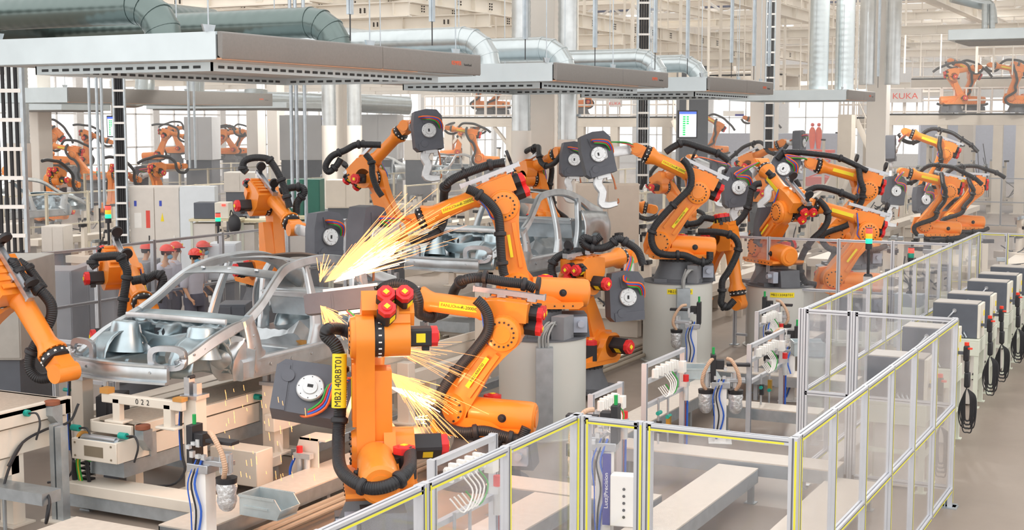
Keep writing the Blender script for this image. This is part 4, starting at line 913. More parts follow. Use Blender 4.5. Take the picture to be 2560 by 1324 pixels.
        for j in range(9):
            f = j / 8; row = []
            for i in range(9):
                g = i / 8; row.append((X(.40 + .44 * g), 1.16 - .20 * math.sin(f * 3.14) * (1 - .3 * g) - .10 * math.sin(g * 3.14) * math.sin(f * 3.1), -.12 + .58 * f + .10 * g * (1 - f)))
            rows.append(row)
        m.surf(rows); m.build('footwell_shell', BM, t, solid=.012)
        m = M(); m.sweep([(X(.84), 1.18, .22), (X(.83), 1.0, .1), (X(.80), .98, -.06)], [.36, .24, .1], .02, (s, 0, 0), k=3); m.build('lower_a_panel', BM, t)
    # roof headers and bows
    m = M(); m.sweep([(-.68, 1.94, 1.02), (0, 1.88, 1.065), (.68, 1.94, 1.02)], .18, .025, (0, -.35, 1), k=5)
    for x in (-.4, 0, .4): m.cyl((x, 1.90, 1.065), (x, 1.905, 1.085), .03, n=12)
    m.build('front_header', BM, t)
    m = M(); m.sweep([(-.60, 3.4, 1.06), (0, 3.42, 1.12), (.60, 3.4, 1.06)], .2, .03, (0, .3, 1), k=5)
    m.build('rear_header', mat('dark_oiled_steel', '#7A6A60', .45, .7), t)
    m = M(); m.sweep([(-.58, 2.65, 1.11), (0, 2.65, 1.16), (.58, 2.65, 1.11)], .1, .02, (0, 0, 1), k=5); m.build('roof_bow', BM, t)
    # cowl and firewall
    m = M(); m.sweep([(-.80, 1.2, .58), (-.4, 1.08, .61), (0, 1.04, .62), (.4, 1.08, .61), (.80, 1.2, .58)], .22, .03, (0, -.3, 1), 1, k=5); m.build('cowl', BM, t)
    m = M(); m.sweep([(-.72, .92, .60), (-.3, .84, .615), (.3, .84, .615), (.72, .92, .60)], .05, .06, (0, 0, 1), k=5); m.build('cowl_edge', ALUM, t)
    m = M(); rows = []
    for j in range(9):
        f = j / 8; rows.append([(x / 10 * .72, 1.0 + .05 * math.cos(x * .9) * math.sin(f * 3.1) + .10 * (1 - f) * (abs(x) < 3) + .04 * ((x + j) % 3 == 0), .0 + f * .56) for x in range(-10, 11)])
    m.surf(rows, 1); m.build('firewall', BM, t, solid=.012)
    m = M(); m.lathe((.1, .98, .42), (.1, 1.0, .42), [(0, .07), (1, .07)], 16).cb((-.3, .99, .4), (.14, .03, .12)).lathe((.42, .98, .35), (.42, 1.0, .35), [(0, .03), (1, .03)], 12); m.build('firewall_opening', mat('opening_dark', '#3A3E44', .7), t)
    m = M(); m.sweep([(-.6, 1.0, .34), (-.2, .96, .30), (.2, .96, .36), (.6, 1.0, .30)], .16, .05, (0, -1, .1), 1, k=5); m.build('firewall_stiffener', BM, t)
    # floor
    m = M(); rows = []
    for i in range(23):
        y = 1.2 + i * .14; rows.append([(x / 12 * .8, y, -.02 + .14 * math.exp(-(x / 12 * .8 / .12) ** 2) + (.012 if (i + x) % 2 else 0) + (.0 if y < 3.2 else .14)) for x in range(-12, 13)])
    m.surf(rows); m.build('floor_pan', BM, t, solid=.012)
    for y in (1.75, 2.3): m = M().box((-.8, y - .07, 0), (.8, y + .07, .12)); m.build('seat_crossmember', BM, t, bev=.02)
    m = M().sweep([(-.62, 3.55, .62), (0, 3.5, .64), (.62, 3.55, .62)], .45, .03, (0, 0, 1), k=4); m.sweep([(-.6, 3.5, .45), (.6, 3.5, .45)], .3, .03, (0, 1, .3)); m.build('parcel_shelf', BM, t)
    M().box((-.7, 4.5, .05), (.7, 4.53, .55)).build('rear_panel', BM, t, bev=.01); M().box((-.62, 3.4, .55), (.62, 3.46, .66)).build('seat_back_bar', BM, t, bev=.01)
    # front bumper beam
    m = M(); m.sweep([(-.64, .04, .14), (-.3, -.03, .145), (0, -.055, .145), (.3, -.03, .145), (.64, .04, .14)], .17, .06, (0, -1, 0), k=5)
    m.sweep([(-.64, .02, .235), (0, -.075, .24), (.64, .02, .235)], .03, .09, (0, -1, 0), k=5).sweep([(-.64, .02, .05), (0, -.075, .055), (.64, .02, .05)], .03, .09, (0, -1, 0), k=5)
    for x in (-.45, -.2, .1, .3, .45): m.cyl((x, -.07 + abs(x) * .1, .16), (x, -.085 + abs(x) * .1, .16), .016, n=8, m=0)
    m.build('bumper_beam', BM, t)
    m = M(); m.sweep([(-.6, .08, .26), (-.3, .05, .30), (.3, .05, .30), (.6, .08, .26)], .05, .05, (0, -1, 0), k=4) if False else m.box((-.02, -.02, -.02), (.02, .0, .0)); 
    return t
c1 = car_body('nearest bare steel car body, sparks bursting over its roof', (-10.5, 11.2, 1.30))
c2 = dup(c1, (-10.5, 18.15, 1.83), label='second bare steel car body, raised behind the forearm of the pedestal robot')
p = atd(60, 455, 46); c3 = dup(c1, (-33.2, 33.5, 1.3), R(180), label='bare steel car body of the second line at far left')
c4 = dup(c1, (-33.2, 48.5, 1.55), 0, label='distant bare steel car body below the highest raised gun')
c5 = dup(c1, (-33.4, 56.0, 1.5), 0, label='most distant bare steel car body of the second line')

# ================================================================ TRANSFER CONVEYOR AND FIXTURES
def roller_stop(par, x, y, z):
    o = M().lathe((x, y, z), (x, y, z + .05), [(0, .07), (.1, .08), (.9, .08), (1, .07)], 20).build('guide_roller', WOODB, par)
    M().prism([(-.07, -.1), (.05, -.24), (.07, -.24), (.07, .0), (-.07, .0)], x - .05, x + .07, 'x', 0, Matrix.Translation((0, y, z))).build('roller_bracket', GALV, par)
def sensor(par, x, y, z):
    o = M().cyl((x - .05, y, z), (x + .05, y, z), .035, n=12).build('sensor', TEAL, par); M().tube([(x + .05, y, z), (x + .14, y + .02, z), (x + .2, y, z - .1), (x + .16, y - .02, z - .26)], .011, 6, 0, 5).build('sensor_cable', BLACK, par)
t = thing('transfer_conveyor', 'long cream transfer beam running under the nearest car body', 'conveyor', (-10.33, 10.6, -.03)); cv = t
m = M().box((-.31, 0, .62), (.31, .02, .84)); m.build('end_plate', CREAM, t, bev=.008)
m = M().box((-.13, -.004, .67), (.13, .0, .78)).cyl((-.26, -.006, .66), (-.26, 0, .66), .012, n=8).cyl((-.26, -.006, .8), (-.26, 0, .8), .012, n=8).cyl((.24, -.006, .66), (.24, 0, .66), .012, n=8).cyl((.24, -.006, .8), (.24, 0, .8), .012, n=8); m.build('end_plate_opening', mat('opening_brown', '#7C705E', .7), t)
m = M().box((.27, .02, .62), (.31, 9.0, .84)).box((-.31, .02, .62), (-.27, 9.0, .84)); m.build('side_beam', CREAM, t)
m = M().box((.29, .3, .86), (.33, 9.0, .98)).box((-.33, .3, .86), (-.29, 9.0, .98)).box((-.28, .26, .86), (.28, .3, .97)); m.build('upper_beam', CREAM, t, bev=.006)
M().box((-.29, .4, .955), (.29, 4.2, .985)).build('tread_plate', CHECK, t)
M().box((-.2, .15, .44), (.27, 8.5, .60)).build('galvanised_beam', GALV, t)
M().cyl((-.26, .14, .78), (.26, .14, .78), .085, n=24).build('drive_roller', GALV, t); M().cyl((-.24, .1, .84), (.22, .1, .84), .03, n=12).build('roller_shaft', ALU, t); M().cyl((-.30, .14, .8), (-.27, .14, .8), .09, n=24).build('roller_end', mat('ochre', '#C08840', .5), t)
roller_stop(t, .36, .35, .93); sensor(t, .3, .12, .9); sensor(t, -.36, .12, .92); sensor(t, .36, 2.3, .93)
for y in (.5, 2.4, 4.4, 6.4): M().box((.315, y, .6), (.33, y + .09, .86)).build('clip_plate', GALV, t)
m = M(); 
for y in (.55, 3.2, 6): m.box((-.06, y, .06), (.06, y + .12, .44)).box((-.3, y - .12, .04), (.3, y + .24, .07))
m.build('support_foot', CREAM, t)
for i in range(7): M().box((-.36, .16 + .0 * i, .24 + i * .055), (-.22, .24, .262 + i * .055)).build('cable_chain_link', BLACK, t) if i % 1 == 0 else None
m = M().tube([(-.37, .1, .56), (-.40, .12, .4), (-.38, .14, .25), (-.3, .16, .2)], .03, 8, 0, 4).tube([(-.2, .1, .58), (-.2, .12, .4), (-.21, .14, .3), (-.28, .16, .2)], .02, 8, 0, 4); m.build('cable_chain', BLACK, t)
for cn, o in (('green', 0), ('yellow', .02), ('green', .04)): M().tube([(-.1, .06, .6), (-.24 - o, .06, .62), (-.3 - o, .1, .5), (-.29 - o, .13, .3)], .01, 6, 0, 5).build('cable', HOSEC[cn], t)
# carrier with number
def carrier(loc, num, label):
    t = thing('fixture_carrier', label, 'fixture', loc)
    m = M().box((-.55, -.04, .14), (.55, .04, .24)).box((-.4, -.04, -.06), (-.3, .04, .2)).box((.3, -.04, -.06), (.4, .04, .2)).cb((-.35, 0, -.05), (.26, .16, .03)).cb((.35, 0, -.05), (.26, .16, .03)); m.build('cross_bar', CREAM, t, bev=.01)
    M().box((-.56, -.05, .24), (-.44, .05, .3)).build('rest_pad', mat('ochre', '#C08840', .5), t); M().box((.44, -.05, .24), (.56, .05, .28)).build('rest_pad', mat('ochre', '#C08840', .5), t)
    for i, ch in enumerate(num): text('lettering', ch, .08, TEXTK, t, (-.05 + i * .075, -.043, .19), (R(90), 0, 0))
    return t
carrier((-9.98, 10.98, 1.0), '022', 'white carrier cross bar numbered 022 under the nearest car')
carrier((-10.2, 18.6, 1.65), '008', 'white carrier cross bar numbered below the second car body')
carrier((-9.85, 14.3, 1.05), '', 'plain white carrier bar at the rear of the nearest car body')
# fixture posts around the car
def fpost(x, y, h, label, z0=.25, w=.17, cab=True, head=True):
    t = thing('fixture_post', label, 'post', (x, y, z0))
    m = M().box((-w / 2, -w / 2, 0), (w / 2, w / 2, h)).prism([(-w * .9, 0), (-w / 2, .16), (w / 2, .16), (w * .9, 0)], -.02, .02, 'y').cb((0, 0, .015), (w * 2, w * 1.6, .03)); m.build('column', CREAM, t, bev=.006)
    if head: 
        M().cb((0, 0, h + .02), (w * 1.3, w * 1.2, .04)).cb((-w * .3, -.02, h + .12), (.07, .09, .2)).cb((.04, 0, h + .09), (.05, .08, .14)).build('clamp_head', ALU, t)
        M().cyl((-.03, -.05, h + .22), (-.03, .03, h + .22), .022, n=8).build('clamp_pin', BLACK, t)
    if cab:
        o = M().tube([(-w / 2 - .015, -w / 2, h), (-w / 2 - .02, -w / 2 - .02, h * .7), (-w / 2 - .0, -w / 2 - .03, h * .4), (-w / 2 + .03, -w / 2 - .03, .25), (-w, -w / 2 - .05, .1), (-w * 2.4, -w / 2 - .08, .04)], .014, 8, 0, 4).build('hose', HOSEC['black'], t)
        M().tube([(-w / 2 - .03, -w / 2, h * .95), (-w / 2 - .04, -w / 2 - .02, h * .7), (-w / 2 - .02, -w / 2 - .03, h * .35)], .011, 6, 0, 4).build('hose', HOSEC['blue'], t)
    return t
fpost(-9.43, 11.15, 1.0, 'white post with black and blue hoses holding the right end of the bumper')
fpost(-11.3, 11.45, 1.25, 'white post with blue hose holding the left end of the bumper', z0=0)
fpost(-9.75, 12.9, .82, 'short white post with a dark pin in the falling sparks under the sill', cab=False)
fpost(-9.2, 15.0, .8, 'white post behind the black gun of the foremost robot', cab=False, head=False)
fpost(-9.7, 16.4, .9, 'white post left of the nearest round pedestal', cab=False)
fpost(-11.3, 18.1, 1.4, 'white post under the front of the second car body', cab=False)
fpost(-9.75, 18.1, 1.4, 'tall white post under the bumper of the second car body', cab=False)
# bumper fixture crossbar with lower base beams
def beam(name, label, a, b, mt=CREAM, cat='beam', bev=.01, galv=None):
    t = thing(name, label, cat, ((a[0] + b[0]) / 2, (a[1] + b[1]) / 2, a[2])); c = V(t.location)
    M().box(V(a) - c, V(b) - c).build('beam', mt, t, bev=bev)
    if galv: M().box(V((a[0] + .02, a[1] + .02, 0)) - V((c.x, c.y, c.z)) if False else V((a[0] - c.x + .03, a[1] - c.y + .03, -galv)), V((b[0] - c.x - .03, b[1] - c.y - .03, 0))).build('channel', GALV, t)
    for x in (a[0] + .15, b[0] - .15):
        if a[2] - (galv or 0) > .04: M().cyl((x - c.x, 0, -a[2]), (x - c.x, 0, -(galv or 0)), .02, n=8).cb((x - c.x, 0, -a[2] + .008), (.14, .12, .016)).build('levelling_foot', GALV, t)
    return t
beam('base_beam', 'white base beam crosswise on the floor below the numbered carrier', (-10.75, 10.6, .2), (-8.85, 10.95, .32), galv=.14)
beam('base_beam', 'white base beam crosswise below the middle of the nearest car', (-11.7, 12.3, .22), (-9.4, 12.6, .34), galv=.12)
beam('base_beam', 'low white block beside the transfer beam in front of the spark shower', (-9.95, 12.0, .1), (-9.3, 12.3, .5))
beam('side_rail', 'long cream rail beside the transfer beam, right of it, lit by sparks', (-9.72, 12.7, .55), (-9.58, 19.2, .75))
beam('side_rail', 'lower galvanised rail right of the transfer beam', (-9.5, 12.9, .22), (-9.36, 19.0, .34), GALV)
beam('side_rail', 'far cream rail left of the transfer beam', (-11.6, 12.0, .55), (-11.4, 19.5, .75))
beam('side_rail', 'cream lengthwise rail on the floor behind the left machine', (-13.0, 12.5, .3), (-12.7, 20.5, .45))
beam('side_rail', 'cream crosswise channel behind the left side machine', (-13.4, 12.0, .45), (-11.9, 12.3, .6))
# lifting frame of the second station
t = thing('lifting_station', 'cream lifting frame with galvanised beam below the second car body', 'lift frame', (-10.42, 18.3, 0))
M().box((-.34, 0, 1.15), (.34, .03, 1.38)).box((-.34, 0, 1.15), (-.3, 5, 1.38)).box((.3, 0, 1.15), (.34, 5, 1.38)).build('side_beam', CREAM, t, bev=.01)
M().box((-.36, -.05, .92), (.36, 5, 1.08)).build('galvanised_beam', GALV, t); M().box((-.08, .1, .3), (.08, .3, .92)).cb((0, .2, .88), (.5, .3, .05)).build('lift_column', CREAM, t)
m = M()
for s in (-1, 1): m.sweep([(s * .4, .25, .15), (s * .3, .25, .6), (s * .42, .25, .9)], .12, .08, (0, 1, 0), k=3)
m.build('support_strut', CREAM, t)
# left cropped conveyor machine
t = thing('side_conveyor', 'cream side conveyor cut by the left edge, with worn tread plate on top', 'conveyor', (-11.86, 5.75, .36))
M().box((0, 0, .80), (1.10, 4.95, .84)).build('tread_plate', CHECK, t)
M().box((1.03, 0, .68), (1.10, 5.0, .86)).box((0, 4.9, .68), (1.10, 4.98, .84)).build('upper_beam', CREAM, t, bev=.006)
M().box((1.0, 0, .38), (1.06, 4.95, .66)).box((0, 4.85, .38), (1.0, 4.92, .66)).build('side_beam', CREAM, t)
M().box((.98, 0, .18), (1.04, 4.3, .36)).build('lower_beam', CREAM, t)
roller_stop(t, 1.12, 4.7, .82); sensor(t, 1.1, 4.35, .8)
M().tube([(1.1, 4.1, .3), (1.1, 4.3, .5), (1.12, 4.6, .58), (1.2, 4.85, .62), (1.24, 4.95, .8)], .014, 8, 0, 5).tube([(1.1, 4.3, .5), (1.08, 4.15, .3), (1.06, 4.05, .05)], .014, 8, 0, 4).build('cable', BLACK, t)
for y in (4.2, .5): M().box((.86, y, -.36), (1.04, y + .16, .4)).cb((.95, y + .08, -.35), (.32, .3, .02)).build('support_leg', CREAM, t)
t = thing('galvanised_post', 'galvanised channel post between the left machine and the transfer beam', 'post', (at(150, 1300, 0).x, at(150, 1300, 0).y, 0))
M().box((-.06, -.05, 0), (.0, .05, 1.02)).box((.02, -.05, 0), (.1, .05, 1.0)).build('post', GALV, t); M().cb((0, 0, .01), (.3, .24, .02)).build('foot', CREAM, t)
t = thing('cable_duct', 'short galvanised cable duct with a black cable loop at its open end', 'cable duct', (-11.3, 9.7, .36))
M().box((0, 0, 0), (1.15, .25, .12)).build('duct', GALV, t); M().tube([(1.12, .1, .1), (1.2, .05, .04), (1.2, .02, -.1), (1.14, .05, -.18), (1.12, .1, -.06), (1.13, .12, .05)], .016, 8, 0, 5).build('cable_loop', BLACK, t)
for x in (.3, .5): M().cyl((x, .12, -.36), (x, .12, 0), .02, n=8).build('leg', GALV, t)

# raised cable walkways
def walkway(x0, y0, x1, y1, z, label, z0=None):
    t = thing('cable_walkway', label, 'walkway', (x0, y0, 0)); w_, l_ = x1 - x0, y1 - y0
    M().box((0, 0, z - .015), (w_, l_, z)).build('cover_plate', mat('walkway_cover', '#D3CABF', .55, .25, .05, 14), t)
    h = .16
    M().box((0, 0, z - h), (w_, .012, z - .015)).box((0, l_ - .012, z - h), (w_, l_, z - .015)).box((0, 0, z - h), (.012, l_, z - .015)).box((w_ - .012, 0, z - h), (w_, l_, z - .015)).build('side_channel', GALV, t)
    m = M(); nx, ny = max(2, int(w_ / 1.5) + 1), max(2, int(l_ / 1.5) + 1)
    for i in range(nx):
        for j in range(ny):
            x, y = .06 + (w_ - .12) * i / (nx - 1), .06 + (l_ - .12) * j / (ny - 1); m.box((x - .03, y - .03, 0), (x + .03, y + .03, z - .015)).cb((x, y, .005), (.12, .12, .01))
    m.build('support_legs', GALV, t); return t
p = at(690, 1260, .3); walkway(-8.85, 9.9, -8.35, 14.2, .3, 'cream covered cable walkway running from the water bin toward the sparks')
walkway(-9.75, 8.9, -8.45, 9.75, .3, 'broad cream cable walkway along the bottom left of the picture')
walkway(-6.7, 12.5, -4.9, 12.95, .34, 'cable walkway with galvanised side seen through the guard below the leaning robot')
walkway(-6.1, 9.6, -5.6, 12.45, .34, 'cable walkway joining at right angles behind the guard corner')
walkway(-6.6, 14.3, -6.15, 19.0, .42, 'cable walkway beside the nearest pedestal running back')
walkway(-6.1, 14.4, -3.5, 14.85, .42, 'crosswise cable walkway behind the twin hose tip dresser')
walkway(-4.75, 10.2, -4.3, 14.3, .38, 'short lengthwise cable walkway behind the crosswise guard post')
walkway(-4.6, 8.95, -3.2, 9.5, .3, 'low cable tray right behind the foremost guard panels')
walkway(-3.6, 9.6, -3.1, 14.6, .3, 'long low walkway inside the aisle guard')
walkway(-7.3, 19.6, -4.5, 20.1, .42, 'crosswise cable walkway below the second round pedestal')
walkway(-6.6, 20.2, -6.1, 24.2, .42, 'cable walkway between the second and third pedestals')
walkway(-5.8, 17.2, -4.4, 17.6, .42, 'small crosswise walkway near the galvanised bin at right')
m = M()
for i, dx in enumerate((0, .09, .2)): m.cyl((-8.25 + dx, 9.9, .12), (-8.25 + dx, 14.5, .12), .03, n=10)
tag(m.build('floor_pipes', mat('weathered_pipe', '#A89C8C', .45, .5), None), 'parallel floor pipes beside the walkway left of the foremost robot', 'pipes')
m = M()
for i, dx in enumerate((0, .1, .22, .32)): m.cyl((-9.2 + dx * 1.4, 18.5, .1), (-9.2 + dx * 1.4, 25.5, .1), .035, n=10)
tag(m.build('floor_pipes', mat('weathered_pipe', '#A89C8C', .45, .5)), 'brown floor pipes behind the robot with three red capped motors', 'pipes')
tag(M().lathe((-7.85, 10.05, .05), (-7.85, 10.06, .08), [(0, .11), (.5, .125), (1, .11)], 20, 0, False).build('coiled_hose', HOSEC['blue']), 'blue coiled hose on the floor by the foremost robot', 'hose')
m = M().cyl((-7.7, 10.1, .12), (-7.1, 10.3, .12), .03, n=10).cyl((-7.5, 10.12, .12), (-7.5, 10.12, .2), .035, n=10).cyl((-7.3, 10.2, .12), (-7.3, 10.2, .2), .035, n=10); tag(m.build('brass_manifold', BRASS), 'brass pipe manifold beside the blue coiled hose', 'manifold')

# ================================================================ TIP DRESSERS, VALVE RACKS, BINS
def tipdresser(loc, label, rot=0, h=.95, panel=False, twin=False, flip=1):
    t = thing('tip_dresser', label, 'tip dresser', loc, rot)
    M().box((-.075, -.075, 0), (.075, .075, h)).cb((0, 0, .01), (.3, .3, .02)).build('stand', WHITEP, t, bev=.006)
    M().cb((0, 0, h + .04), (.24, .2, .08)).cb((flip * .16, 0, h + .1), (.3, .14, .05)).build('mounting_plate', ALU, t, bev=.006)
    M().cb((-flip * .1, 0, h + .25), (.07, .16, .36)).cb((-flip * .02, 0, h + .3), (.12, .12, .12)).cb((flip * .22, 0, h + .3), (.3, .12, .035)).build('dresser_head', BLACK, t, bev=.006)
    M().cyl((-flip * .1, 0, h + .42), (-flip * .1, 0, h + .52), .018, n=12).build('handle', GREENP, t)
    offs = (-.19, .19) if twin else (flip * .26,)
    for x in offs:
        m = M().cyl((x, 0, h - .0), (x, 0, h + .2), .055, n=20)
        for i in range(12): a = math.tau * i / 12; m.cb((x + .058 * math.cos(a), .058 * math.sin(a), h + .1), (.008, .008, .17))
        m.build('motor', ALUM, t)
        M().lathe((x, 0, h - .08), (x, 0, h - .03), [(0, .095), (1, .1)], 24).build('clamp_band', BLACK, t)
        mm = M(); mm.lathe((x, 0, h - .34), (x, 0, h - .08), [(0, .04), (.1, .07), (.35, .095), (.6, .085), (.85, .1), (1, .09)], 14); mm.build('chip_bag', BAGFOIL, t)
        M().tube([(x, -.04, h - .03), (x + .05 * (1 if x > 0 else -1), -.08, h + .08), (x + .02 * (1 if x > 0 else -1), -.09, h + .22), (x * .7, -.08, h + .36), (x * .4, -.03, h + .38)], .024, 10, 0, 6, uv=True).build('suction_hose', HOSEC['tan'], t)
    for i, cn in enumerate(('blue', 'black', 'blue')):
        M().tube([(-.02 + i * .03, -.08, h + .12), (-.10 + i * .04, -.11, h - .1), (-.08 + i * .06, -.1, h - .35), (-.08 + .03 * i, -.09, h - .6), (-.05, -.09, .06)], .007 + .002 * i, 6, 0, 5).build('air_hose', HOSEC[cn], t)
    if panel:
        M().box((.09, -.2, h * .36), (.46, -.06, h * .82)).build('control_box', WHITEP, t, bev=.01)
        m = M()
        for i in range(5): m.cyl((.22, -.2, h * .45 + i * .066), (.22, -.206, h * .45 + i * .066), .014, n=10)
        m.build('indicator_dots', BLACK, t)
        M().box((.005, -.135, h * .35), (.075, -.077, h * .98)).build('name_strip', NAVY, t)
        text('lettering', 'Lutz|Precision', .05, TEXTW, t, (.04, -.1365, h * .66), (R(90), R(-90), 0), sx=1.2)
    m = M()
    for i in range(8): m.cb((random.uniform(-.1, .1), random.uniform(-.12, .0), h + random.uniform(.05, .3)), (.04, .04, random.uniform(.03, .08)))
    m.build('valve_fittings', ALUM, t); return t
tipdresser((-8.2, 9.8, .3), 'tip dresser with foil bag hanging above the open bin at bottom left', 0, .62, flip=1)
p = atd(1512, 1200, 13.0); tipdresser((p.x, p.y, 0), 'tip dresser with white control box behind the foremost guard panel', R(12), 1.06, panel=True, flip=-1)
p = at(1800, 1085, .1); tipdresser((p.x, p.y, 0), 'tip dresser on white stand with two tan suction hoses right of the pedestals', R(20), .72, twin=True)
p = atd(1730, 930, 22.5); tipdresser((p.x, p.y, 0), 'tip dresser with one foil bag in front of the second round pedestal', R(15), .8, flip=-1)
p = atd(1925, 830, 23.5); tipdresser((p.x, p.y, 0), 'tip dresser behind the rack, left of the crosswise guard', R(10), .75)
p = atd(1975, 860, 20.5); tipdresser((p.x, p.y, 0), 'tip dresser just left of the white framed guard post', R(10), .7, flip=-1)
def rack(loc, label, rot=R(90), w=.75, h=1.35, hoses=True):
    t = thing('valve_rack', label, 'valve rack', loc, rot)
    for x in (0, w): M().box((x - .025, -.03, 0), (x + .025, .03, h)).box((x - .004, -.034, 0), (x + .004, -.03, h), 1).build('upright', [PROFILE, GROOVE], t)
    for z in (h - .03, h - .22, h - .5): M().box((.025, -.025, z - .022), (w - .025, .025, z + .022)).build('crossbar', PROFILE, t)
    m = M().cb((w * .41, -.045, h - .14), (w * .6, .03, .1))
    for i in range(9): m.cb((w * .15 + i * w * .065, -.06, h - .14 + .02 * (i % 2)), (.035, .07, .11))
    m.build('valve_block', WHITEP, t, bev=.004); M().cb((w * .85, -.06, h - .2), (.1, .08, .14)).build('junction_box', WHITEP, t, bev=.004)
    for i in range(5):
        x = w * .3 + i * .06; M().tube([(x, -.1, h - .18), (x + .04, -.16, h - .3), (x - .1, -.16, h - .42), (x - .2, -.1, h - .3)], .007, 6, 0, 4).build('tube', WHITEP if i < 4 else HOSEC['green'], t)
    x = w * .92; M().cyl((x, -.08, h - .62), (x, -.08, h - .4), .035, n=14).cb((x, -.07, h - .42), (.1, .08, .06)).build('filter_bowl', ALUM, t); M().cyl((x, -.08, h - .39), (x, -.08, h - .31), .035, n=14).build('red_knob', RED, t)
    for i, dx in enumerate((.25, .5)):
        M().cyl((w * dx, -.05, .3), (w * dx, -.05, h - .45), .014, n=8).build('standpipe', ALU, t); M().cyl((w * dx - .05, -.06, h - .62 - i * .1), (w * dx + .05, -.06, h - .62 - i * .1), .024, n=8).build('valve', TEAL, t)
        M().cb((w * dx, -.06, .62), (.05, .05, .14)).build('flow_meter', BRASS if i else BLACK, t)
    if hoses:
        for i, cn in enumerate(('blue', 'red', 'green')): M().tube([(w + .03, -.05 + i * .03, h - .5), (w + .04, -.05 + i * .03, h * .5), (w + .03, -.05 + i * .03, .1)], .013, 6, 0, 4).build('water_hose', HOSEC[cn], t)
    return t
def rackpx(px, py, d, label, **k):
    p = atd(px, py, d); z = p.z; return rack((p.x, p.y, 0), label, h=max(.8, z), **k)
rackpx(1080, 1148, 10.0, 'valve rack half behind the sloping guard at bottom centre', w=.95)
rackpx(1478, 985, 14.5, 'valve rack with white tubes just above the guard corner', w=.8)
rackpx(1612, 908, 15.6, 'tall valve rack with red knob left of the twin hose tip dresser', w=1.25)
rackpx(1874, 860, 17.8, 'valve rack with red and green hoses right of the twin hose tip dresser', w=1.5)
rackpx(1893, 778, 20.5, 'valve rack in front of the third pedestal, near the crosswise guard', w=1.1)
p = atd(135, 845, 17.2); rack((p.x, p.y, 0), 'low aluminium rack left of the engine bay', R(0), 1.0, p.z, False)
p = atd(720, 1060, 14.6); 
def regulator(loc, label):
    t = thing('regulator_stand', label, 'regulator', loc)
    M().prism([(-.25, 0), (.2, 0), (.2, .62), (-.05, .62)], -.01, .01, 'y').box((-.05, -.01, .60), (.3, .3, .62)).build('bracket_plate', CREAM, t)
    M().cyl((.0, -.08, .22), (.0, -.08, .42), .035, n=14).cyl((.1, -.08, .22), (.1, -.08, .42), .035, n=14).cb((.05, -.08, .44), (.22, .08, .06)).build('filter_bowl', ALUM, t)
    M().cyl((0, -.08, .47), (0, -.08, .54), .035, n=14).build('red_knob', RED, t); M().tube([(-.06, -.08, .42), (-.12, -.1, .25), (-.08, -.1, .02)], .016, 8, 0, 4).build('hose', HOSEC['blue'], t); return t
regulator((-8.95, 12.4, 0), 'white regulator stand with a red knob in the falling sparks')
def binn(loc, rot, label, s=1.0):
    t = thing('galvanised_bin', label, 'bin', loc, rot)
    m = M(); L_, W_, H_ = .5 * s, .3 * s, .2 * s
    prf = [(0, .03), (.0, H_), (-.0, H_)]
    m.box((0, 0, 0), (L_ * .92, W_, .008)); m.box((0, 0, 0), (.008, W_, H_)); m.prism([(0, 0), (L_ * .9, 0), (L_, H_ * .5), (L_ * .85, H_), (0, H_)], 0, .008, 'y'); m.prism([(0, 0), (L_ * .9, 0), (L_, H_ * .5), (L_ * .85, H_), (0, H_)], W_ - .008, W_, 'y')
    m.add([(L_ * .9, 0, 0), (L_ * .9, W_, 0), (L_, W_, H_ * .5), (L_, 0, H_ * .5)], [(0, 1, 2, 3)]); m.build('bin_shell', mat('pale_galvanised', '#BFCBCF', .45, .5, .08, 8), t, solid=.006)
    M().box((-.01, -.012, H_ - .02), (L_ * .86, .0, H_ + .005)).box((-.01, W_, H_ - .02), (L_ * .86, W_ + .012, H_ + .005)).box((-.012, 0, H_ - .02), (0, W_, H_ + .005)).box((.05 * s, -.01, H_ * .4), (L_ * .7, 0, H_ * .5)).build('rolled_rim', mat('pale_galvanised', '#BFCBCF', .45, .5, .08, 8), t); return t
p = at(600, 1290, .3); binn((p.x, p.y, .32), R(-2), 'open galvanised bin under the foil bag at bottom left', 1.0)
p = atd(1690, 965, 20); binn((p.x, p.y, p.z), R(25), 'galvanised bin beside the foot of the second round pedestal', 1.3); tag(M().box((p.x + .1, p.y + .1, 0), (p.x + .5, p.y + .3, p.z - .003)).build('bin_stand', GALV), 'galvanised stand carrying the bin by the second pedestal', 'stand')
p = at(1450, 1220, .3); binn((-4.62, 9.6, .303), R(0), 'galvanised bin seen through the foremost guard beside the control box', .9)
p = atd(1985, 890, 19.5); binn((p.x, p.y, p.z), R(25), 'galvanised bin next to the crosswise white guard', 1.0); tag(M().box((p.x + .1, p.y + .1, 0), (p.x + .4, p.y + .2, p.z - .003)).build('bin_stand', GALV), 'galvanised stand carrying the bin by the white guard', 'stand')

